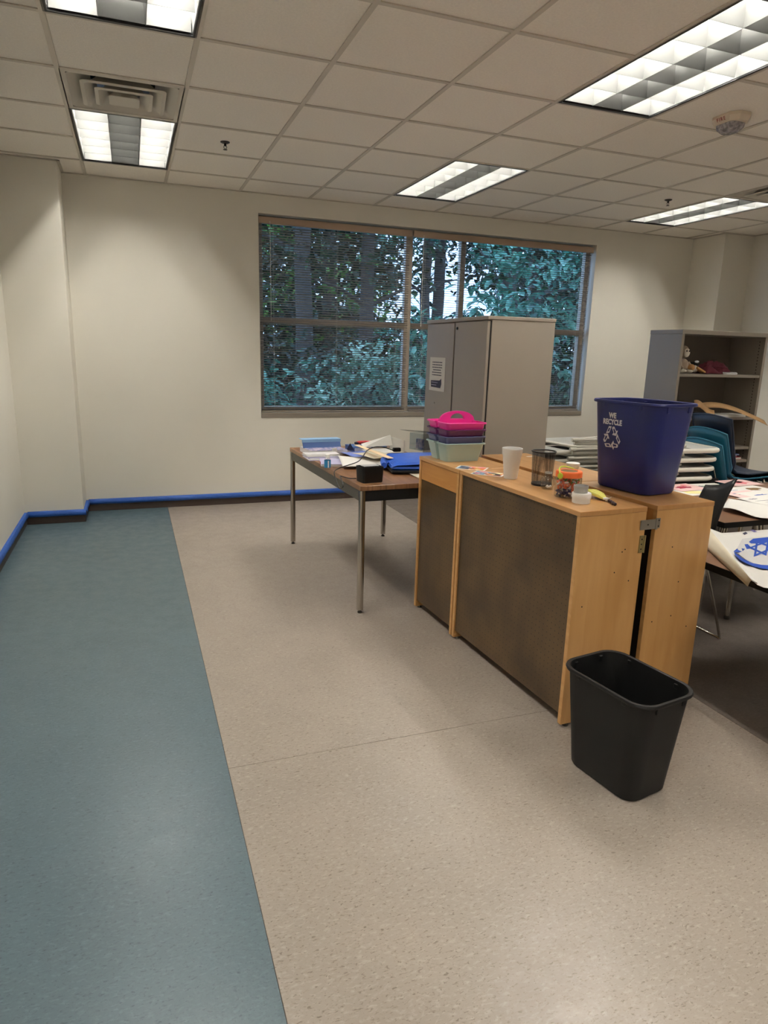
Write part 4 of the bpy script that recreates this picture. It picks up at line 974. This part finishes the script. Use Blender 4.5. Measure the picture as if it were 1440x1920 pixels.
# mesh pencil cup
p = cab_pt(1015, 909); t = thing('pencil_cup', 'black wire mesh pencil cup, empty, on the wooden cabinet', 'pencil cup', p)
m_ = MB(); r0_, r1_, hh_ = .044, .051, .150; NA = 64
for k in range(NA):
    a = 2*PI*k/NA; c_, s_ = math.cos(a), math.sin(a); ta = .00045
    m_.add([(r0_*c_-s_*ta, r0_*s_+c_*ta, .004), (r0_*c_+s_*ta, r0_*s_-c_*ta, .004), (r1_*c_+s_*ta, r1_*s_-c_*ta, hh_), (r1_*c_-s_*ta, r1_*s_+c_*ta, hh_)], [(0, 1, 2, 3)])
for i in range(58):
    q = i/57; z = .004+(hh_-.004)*q; r_ = r0_+(r1_-r0_)*q; v = []
    for k in range(32): a = 2*PI*k/32; v += [(r_*math.cos(a), r_*math.sin(a), z-.00045), (r_*math.cos(a), r_*math.sin(a), z+.00045)]
    m_.add(v, [(2*k, 2*((k+1) % 32), 2*((k+1) % 32)+1, 2*k+1) for k in range(32)])
stuff(part('mesh_wall', m_, 'wire_black', t))
part('top_ring', MB().tube([(.0515*math.cos(2*PI*k/32), .0515*math.sin(2*PI*k/32), hh_) for k in range(32)], .0035, 8, closed=True), 'wire_black', t, smooth=60)
part('base', MB().lathe([(.044, 0), (.0455, .001), (.0455, .009), (.044, .010)], 28), 'wire_black', t)
# little glass bottle with white bits
p = cab_pt(1026, 917); t = thing('glass_bottle', 'small clear round bottle with white bits beside the candy tub', 'bottle', p)
part('glass', MB().lathe([(.022, 0), (.028, .006), (.030, .025), (.028, .045), (.016, .058), (.0135, .062), (.0135, .074), (.012, .074), (.012, .062), (.027, .044), (.0285, .025), (.021, .003)], 24), 'jar_plastic', t, smooth=50)
part('neck_ring', MB().lathe([(.0145, .068), (.0150, .070), (.0145, .075), (.0125, .075), (.0125, .068)], 20, cap0=False, cap1=False), 'silver', t)
R = random.Random(4); m_ = MB()
for k in range(12): a = R.uniform(0, 2*PI); q = R.uniform(0, .014); m_.add(uv(.006, .004, .004, (q*math.cos(a), q*math.sin(a), .009+R.uniform(0, .006)), 6, 4).v, uv(.006, .004, .004, n=6, mseg=4).f)
stuff(part('white_bits', m_, 'bit_white', t))
# tub of coloured bits
p = cab_pt(1063, 931); t = thing('candy_tub', 'clear tub of orange and blue bits with an orange lid', 'jar', p)
part('tub_wall', MB().lathe([(.050, 0), (.054, .004), (.054, .078), (.050, .084), (.049, .084), (.0525, .077), (.0525, .005), (.049, .002)], 32), 'jar_plastic', t, smooth=50)
part('lid', MB().lathe([(.051, .083), (.053, .084), (.053, .104), (.050, .108), (.036, .108), (.035, .106), (.0, .106)], 32), 'orange', t, smooth=35)
part('lid_panel', MB().lathe([(.033, .1065), (.033, .1075)], 24), 'dr_brown', t)
part('carry_loop', MB().tube(bez((-.053, -.02, .094), (-.060, .0, .125), (-.01, .055, .128), (.045, .03, .108), 16), .0035, 6, flat=.6), 'lime', t, smooth=60)
part('loop_tab', MB().lathe([(.012, 0), (.012, .004)], 14), 'lime', t, loc=(-.0535, -.02, .092), rot=(0, -PI/2, .3))
for nm, mm_, z0, z1, n, s in (('orange_bits', 'bit_orange', .030, .076, 70, 3), ('blue_bits', 'bit_blue', .008, .034, 60, 4), ('white_bits', 'bit_white', .010, .078, 26, 5), ('green_bits', 'bit_green', .05, .075, 16, 6)):
    R = random.Random(s); m_ = MB()
    for k in range(n):
        a = R.uniform(0, 2*PI); q = .041*math.sqrt(R.uniform(.3, 1)); c_ = Vector((q*math.cos(a), q*math.sin(a), R.uniform(z0, z1))); d_ = Vector((R.gauss(0, 1), R.gauss(0, 1), R.gauss(0, 1))).normalized()*.0085
        m_.tube([c_-d_, c_+d_*.2, c_+d_], [.0032, .0045, .003], 6)
    stuff(part(nm, m_, mm_, t, smooth=60))
lb_ = [(.0546*math.cos(a), .0546*math.sin(a)) for a in [math.radians(-95+k*9) for k in range(9)]]
part('label_sticker', MB().grid([[(x, y, .008) for x, y in lb_], [(x, y, .050) for x, y in lb_]]), 'label_dark', t, smooth=60)
part('label_stripe', MB().grid([[(x*1.003, y*1.003, .024) for x, y in lb_[2:7]], [(x*1.003, y*1.003, .037) for x, y in lb_[2:7]]]), 'label_pink', t, smooth=60)
part('label_stripe', MB().grid([[(x*1.003, y*1.003, .050) for x, y in lb_], [(x*1.003, y*1.003, .058) for x, y in lb_]]), 'bit_green', t, smooth=60)
# round tins
p = cab_pt(1089, 942); t = thing('white_tin', 'small round white box with lid at the cabinet front corner', 'box', p)
part('box_base', MB().lathe([(.034, 0), (.035, .001), (.035, .028)], 28), 'foam', t, smooth=40)
part('box_lid', MB().lathe([(.0375, .020), (.0375, .038), (.036, .040)], 28), 'foam', t, smooth=40)
t = thing('silver_tin', 'shallow silver tin standing on the round white box', 'tin', (p[0]-.004, p[1]+.002, CH+.0402))
part('tin_body', MB().lathe([(.026, 0), (.027, .001), (.027, .016), (.0285, .017), (.0285, .028), (.0265, .028), (.0255, .018), (.0255, .003)], 28), 'silver', t, smooth=40)
# yarn tassel
a_, b_ = Vector(cab_pt(1100, 928)), Vector(cab_pt(1136, 940)); t = thing('yarn_tassel', 'bundle of pale yellow yarn with a dark braided end on the cabinet', 'yarn', ((a_.x+b_.x)/2, (a_.y+b_.y)/2, CH), math.atan2(b_.y-a_.y, b_.x-a_.x))
R = random.Random(6)
for k in range(9):
    y0 = R.uniform(-.014, .014); z0 = .007+R.uniform(0, .016)
    part('strand', MB().tube([(-.07, y0*.5, z0*.8+.003), (-.02, y0*1.3, z0+.004), (.03, y0, z0), (.058, y0*.4, .009)], [.005, .0085, .0075, .004], 7), 'yarn', t, smooth=60)
part('tie', MB().tube([(.055, -.008, .010), (.062, 0, .012), (.06, .010, .010)], .005, 6), 'foam', t, smooth=60)
for k in range(5): part('frayed_end', MB().tube([(.062, 0, .008), (.078, .006*(k-2), .004+.004*k)], .0013, 5), 'foam', t)
for k in range(6): part('bead', uv(.008, .006, .006, (.082+.011*k, -.004*k+.004*(k % 2), .0065), 8, 6), 'dark_bead', t, smooth=60)
# white cup on back cabinet and a scrap
p = cab_pt(1073, 884); t = thing('white_pot', 'small white lidded pot behind the candy tub on the back cabinet', 'pot', p)
part('pot_body', MB().lathe([(.026, 0), (.029, .002), (.031, .034)], 24), 'foam', t, smooth=40); part('pot_lid', MB().lathe([(.034, .030), (.034, .042), (.032, .044)], 24), 'foam', t, smooth=40)
p = cab_pt(995, 856); o = tag(part('paper_scrap', poly(blob(0, 0, 0, .03, .014, 3, 7), .0006), 'paper'), 'torn white paper scrap on the back cabinet behind the pencil cup', 'paper'); o.location = p

# ------------------------------------------------------------------ things on the long work table
def tab_pt(px, py, z=TT): p = at(px, py, Z=z); return (p.x, p.y, z)
# light blue tray with lid standing behind a printed box, papers round it
p = tab_pt(606, 852); bx = thing('printed_box', 'flat printed box with a light blue lid at the far end of the work table', 'box', (-.325, 1.78, TT), math.radians(4))
part('box_body', B((-.135, -.12, .0), (.135, .12, .034)), 'stack_paper', bx)
part('printed_top', B((-.133, -.118, .034), (.133, .02, .036)), 'print_mix', bx)
part('lid_back', MB().loft([[(-.14, .02, .034), (.14, .02, .034), (.14, .03, .034), (-.14, .03, .034)], [(-.14, .05, .088), (.14, .05, .088), (.14, .06, .088), (-.14, .06, .088)]]), 'mid_blue', bx)
part('lid_top', MB().box((-.145, .045, .088), (.145, .12, .093)).box((-.145, .04, .070), (.145, .045, .093)), 'light_blue', bx, bevel=.002)
for x in (-.12, .12): part('stud', MB().lathe([(.004, 0), (.004, .002)], 8), 'light_blue', bx, loc=(x, .040, .062), rot=(PI/2, 0, 0))
part('closure_tab', B((.02, -.128, .012), (.055, -.1205, .050)), 'paper', bx)
ps = thing('paper_stack', 'untidy stack of loose papers along the left edge of the work table', 'papers', (-.41, 1.56, TT), math.radians(3))
R = random.Random(12)
for k in range(9):
    part('sheet', B((-.10, -.105+.01*k, .0032*k), (.13, .055+.004*k, .0032*k+.0026)), R.choice(['paper', 'stack_paper', 'paper', 'paper_lilac']), ps, rot=(0, 0, R.uniform(-.10, .10)))
o = thing('book', 'thin lilac notebook lying in front of the printed box', 'notebook', (-.365, 1.33, TT+.001), math.radians(-12))
part('cover', B((-.10, -.12, 0), (.10, .12, .003)), 'paper', o); part('pages', B((-.096, -.116, .003), (.096, .116, .011)), 'paper', o); part('front_cover', B((-.10, -.12, .011), (.10, .12, .013)), 'paper_lilac', o)
part('elastic_band', B((-.101, -.05, .0), (-.0995, .02, .013)), 'dr_red', o)
p = tab_pt(614, 880); t = thing('glue_bottle', 'little clear glue bottle with blue label at the table edge', 'bottle', p)
part('bottle_body', MB().lathe([(.018, 0), (.020, .002), (.020, .062), (.012, .070)], 20), 'jar_plastic', t, smooth=40)
part('label', MB().lathe([(.0203, .012), (.0203, .058)], 20, cap0=False, cap1=False), 'glue_blue', t, smooth=60); part('label_stripe', B((-.004, -.0212, .014), (.004, -.0203, .056)), 'white_print', t)
part('cap', MB().lathe([(.012, .070), (.014, .072), (.014, .092), (.012, .094)], 16), 'foam', t, smooth=40)
# sheets in the middle
def curl_sheet(name, label, c, w, d, rz, m, amp, z, cat='paper'):
    rows = []
    for i in range(11):
        q = i/10; row = []
        for j in range(11):
            s = j/10; row.append(((q-.5)*w, (s-.5)*d, amp*(.5+.5*math.sin(q*4+s*3))*(.3+.7*s)))
        rows.append(row)
    o = part(name, MB().grid(rows), m, solid=.0008, smooth=60); o.location = (c[0], c[1], z); o.rotation_euler = (0, 0, rz); return tag(o, label, cat)
curl_sheet('paper_sheet', 'large creamy white sheet in the middle of the work table', (-.20, 1.26), .30, .40, math.radians(-12), 'paper', .018, TT+.016)
curl_sheet('paper_sheet', 'blue violet folder lying behind the creamy sheet on the work table', (-.09, 1.62), .26, .30, math.radians(12), 'paper_blue', .02, TT+.004)
curl_sheet('paper_sheet', 'yellowish sheet half under the wooden stick', (-.08, 1.38), .22, .26, math.radians(20), 'paper_cream', .012, TT+.038)
curl_sheet('paper_sheet', 'white sheet under the blue ribbed mat by the table front', (.12, .83), .34, .24, math.radians(3), 'paper_cream', .008, TT+.002)
p = (-.105, 1.80, TT); o = tag(part('set_square', MB().loft([[(0, 0, .0), (.06, 0, .0), (.03, 0, .05)], [(0, .004, .0), (.06, .004, .0), (.03, .004, .05)]]), 'navy_print'), 'small dark triangle standing behind the printed box', 'triangle'); o.location = (-.17, 1.74, TT+.02)
# white open tray / document stand
t = thing('document_tray', 'white document tray with an upright sheet at the back of the work table', 'tray', (.06, 1.62, TT+.025), math.radians(8))
part('base_plate', B((-.12, -.10, 0), (.12, .10, .004)), 'paper', t); part('end_wall', B((.116, -.10, .004), (.122, .10, .085)), 'paper', t)
part('upright_sheet', MB().grid([[(-.14, .02, .03), (.116, .06, .03)], [(-.14, .06, .05), (.116, .10, .10)]]), 'paper', t, solid=.001)
# red utility knife
t = thing('utility_knife', 'red handled utility knife lying across the papers at the back', 'knife', (.01, 1.86, TT+.052), math.radians(3))
part('handle', MB().tube([(-.075, 0, 0), (-.06, 0, .003), (0, 0, .006), (.06, 0, .002), (.075, 0, 0)], [.010, .015, .017, .015, .008], 10, flat=.8), 'red_tool', t, smooth=60)
part('grip', MB().tube([(-.078, 0, 0), (-.055, 0, .002)], [.013, .0165], 10, flat=.8), 'label_dark', t, smooth=60)
part('blade', B((.07, -.002, -.006), (.15, .002, .004)), 'silver', t)
o = thing('book', 'closed grey blue book under the red utility knife', 'book', (.02, 1.86, TT), math.radians(4)); part('cover', MB().box((-.13, -.09, 0), (.13, .09, .003)).box((-.13, -.09, .032), (.13, .09, .035)).box((-.13, -.09, .003), (-.126, .09, .032)), 'mid_blue', o); part('pages', B((-.125, -.086, .003), (.127, .087, .032)), 'paper', o)
# wooden stick
q0, q1 = Vector((-.10, 1.72, TT+.060)), Vector((-.105, 1.02, TT+.075)); dd = (q1-q0)
o = tag(part('paint_stick', MB().loft([rr(.038, .004, .0019, 0, 2), rr(.038, .004, .0019, dd.length, 2)]), 'stick_wood'), 'long pale wooden paint stick lying across the papers', 'stick')
o.location = q0; o.rotation_euler = dd.to_track_quat('Z', 'Y').to_euler()
# blue ribbed mats on a dark folder
def tbl(x, y): return (x, y)
t = thing('dark_folder', 'thin dark folder under the blue ribbed mat', 'folder', (.075, 1.02, TT+.012), math.radians(-10)); part('cover', B((-.20, -.20, 0), (.20, .22, .012)), 'black_matte', t, bevel=.002)
t = thing('ribbed_mat', 'folded bright blue ribbed mat on the work table', 'mat', (.075, 1.02, TT+.0245), math.radians(-12))
rows = []
for i in range(89):
    q = i/88; y = -.19+.39*q; z = .022+.016*abs(math.sin(q*PI*11)); rows.append([(-.195+.015*math.sin(q*9), y, z*.8), (-.16, y, z+.008), (.0, y, z+.016), (.19, y, z+.018)])
part('top_layer', MB().grid(rows), 'royal', t, smooth=50)
part('lower_layer', MB().loft([rr(.37, .37, .02, 0, 4, (0, .005)), rr(.385, .385, .02, .012, 4, (0, .005)), rr(.37, .37, .02, .024, 4, (0, .005))]), 'royal', t, smooth=40)
part('rolled_edge', MB().tube([(-.225, -.10, .016), (-.215, 0, .020), (-.20, .12, .018)], [.018, .02, .016], 10), 'royal', t, smooth=60)
# black box with cord
t = thing('black_box', 'small open black plastic box with a cord at the table corner', 'box', (-.35, .70, TT), math.radians(8))
def bxr(w, d, z, r=.012): return rr(w, d, r, z, 4)
part('box_body', MB().loft([bxr(.118, .088, 0), bxr(.124, .092, .003), bxr(.132, .098, .088), bxr(.126, .092, .088), bxr(.118, .086, .006)]), 'black_plastic', t, smooth=35)
part('lid_strip', B((-.045, -.02, .0882), (.05, .03, .091)), 'silver', t)
cbp = [(-.43, .70, TT+.02), (-.455, .76, TT+.012), (-.475, .85, TT+.008), (-.487, .80, TT+.004), (-.492, .74, TT-.03), (-.495, .80, TT-.05), (-.492, .88, TT-.02), (-.475, .98, TT+.008), (-.42, 1.05, TT+.02), (-.33, 1.0, TT+.06), (-.26, 1.10, TT+.075), (-.16, 1.30, TT+.085), (-.06, 1.42, TT+.088), (.02, 1.46, TT+.075), (.09, 1.48, TT+.05)]
tag(part('power_cord', MB().tube(smooth_path(cbp), .0032, 7), 'black_plastic', smooth=60), 'thin black power cord running from the black box over the papers', 'cord')
tag(part('plug_adapter', MB().loft([rr(.05, .03, .006, 0), rr(.055, .034, .006, .012), rr(.05, .03, .006, .026)]), 'black_plastic', smooth=40), 'black plug adapter at the end of the cord in the white tray', 'adapter').location = (.115, 1.485, TT+.042)
# acrylic sign holder with a small device behind the cabinet
p = (.315, 1.30, TT)
t = thing('acrylic_holder', 'clear acrylic holder with patterned card beside the caddies', 'holder', (.245, 1.33, TT+.078), math.radians(20))
part('clear_box', MB().loft([rr(.15, .12, .006, 0, 2), rr(.15, .12, .006, .11, 2), rr(.146, .116, .006, .11, 2), rr(.146, .116, .006, .003, 2)]), 'clear_plastic', t)
part('clear_flap', MB().grid([[(-.17, -.06, .135), (.06, -.06, .112)], [(-.17, .05, .135), (.06, .05, .112)]]), 'clear_plastic', t, solid=.002)
part('patterned_card', B((-.04, -.03, .004), (-.02, .03, .07)), 'print_mix', t)
t = thing('tape_dispenser', 'small dark device with a round eye next to the caddies', 'device', (.33, 1.12, TT+.012), math.radians(10))
part('device_body', MB().loft([rr(.06, .07, .01, 0), rr(.06, .07, .01, .15)]), 'bookcase_in', t, bevel=.002); part('device_top', MB().loft([rr(.07, .08, .012, .15), rr(.07, .08, .012, .185)]), 'black_plastic', t)
part('eye', MB().lathe([(.014, 0), (.014, .004), (.008, .005)], 16), 'black_plastic', t, loc=(-.01, -.036, .12), rot=(PI/2, 0, 0))
part('striped_tag', B((.0, -.0365, .0), (.028, -.035, .05)), 'white_print', t)
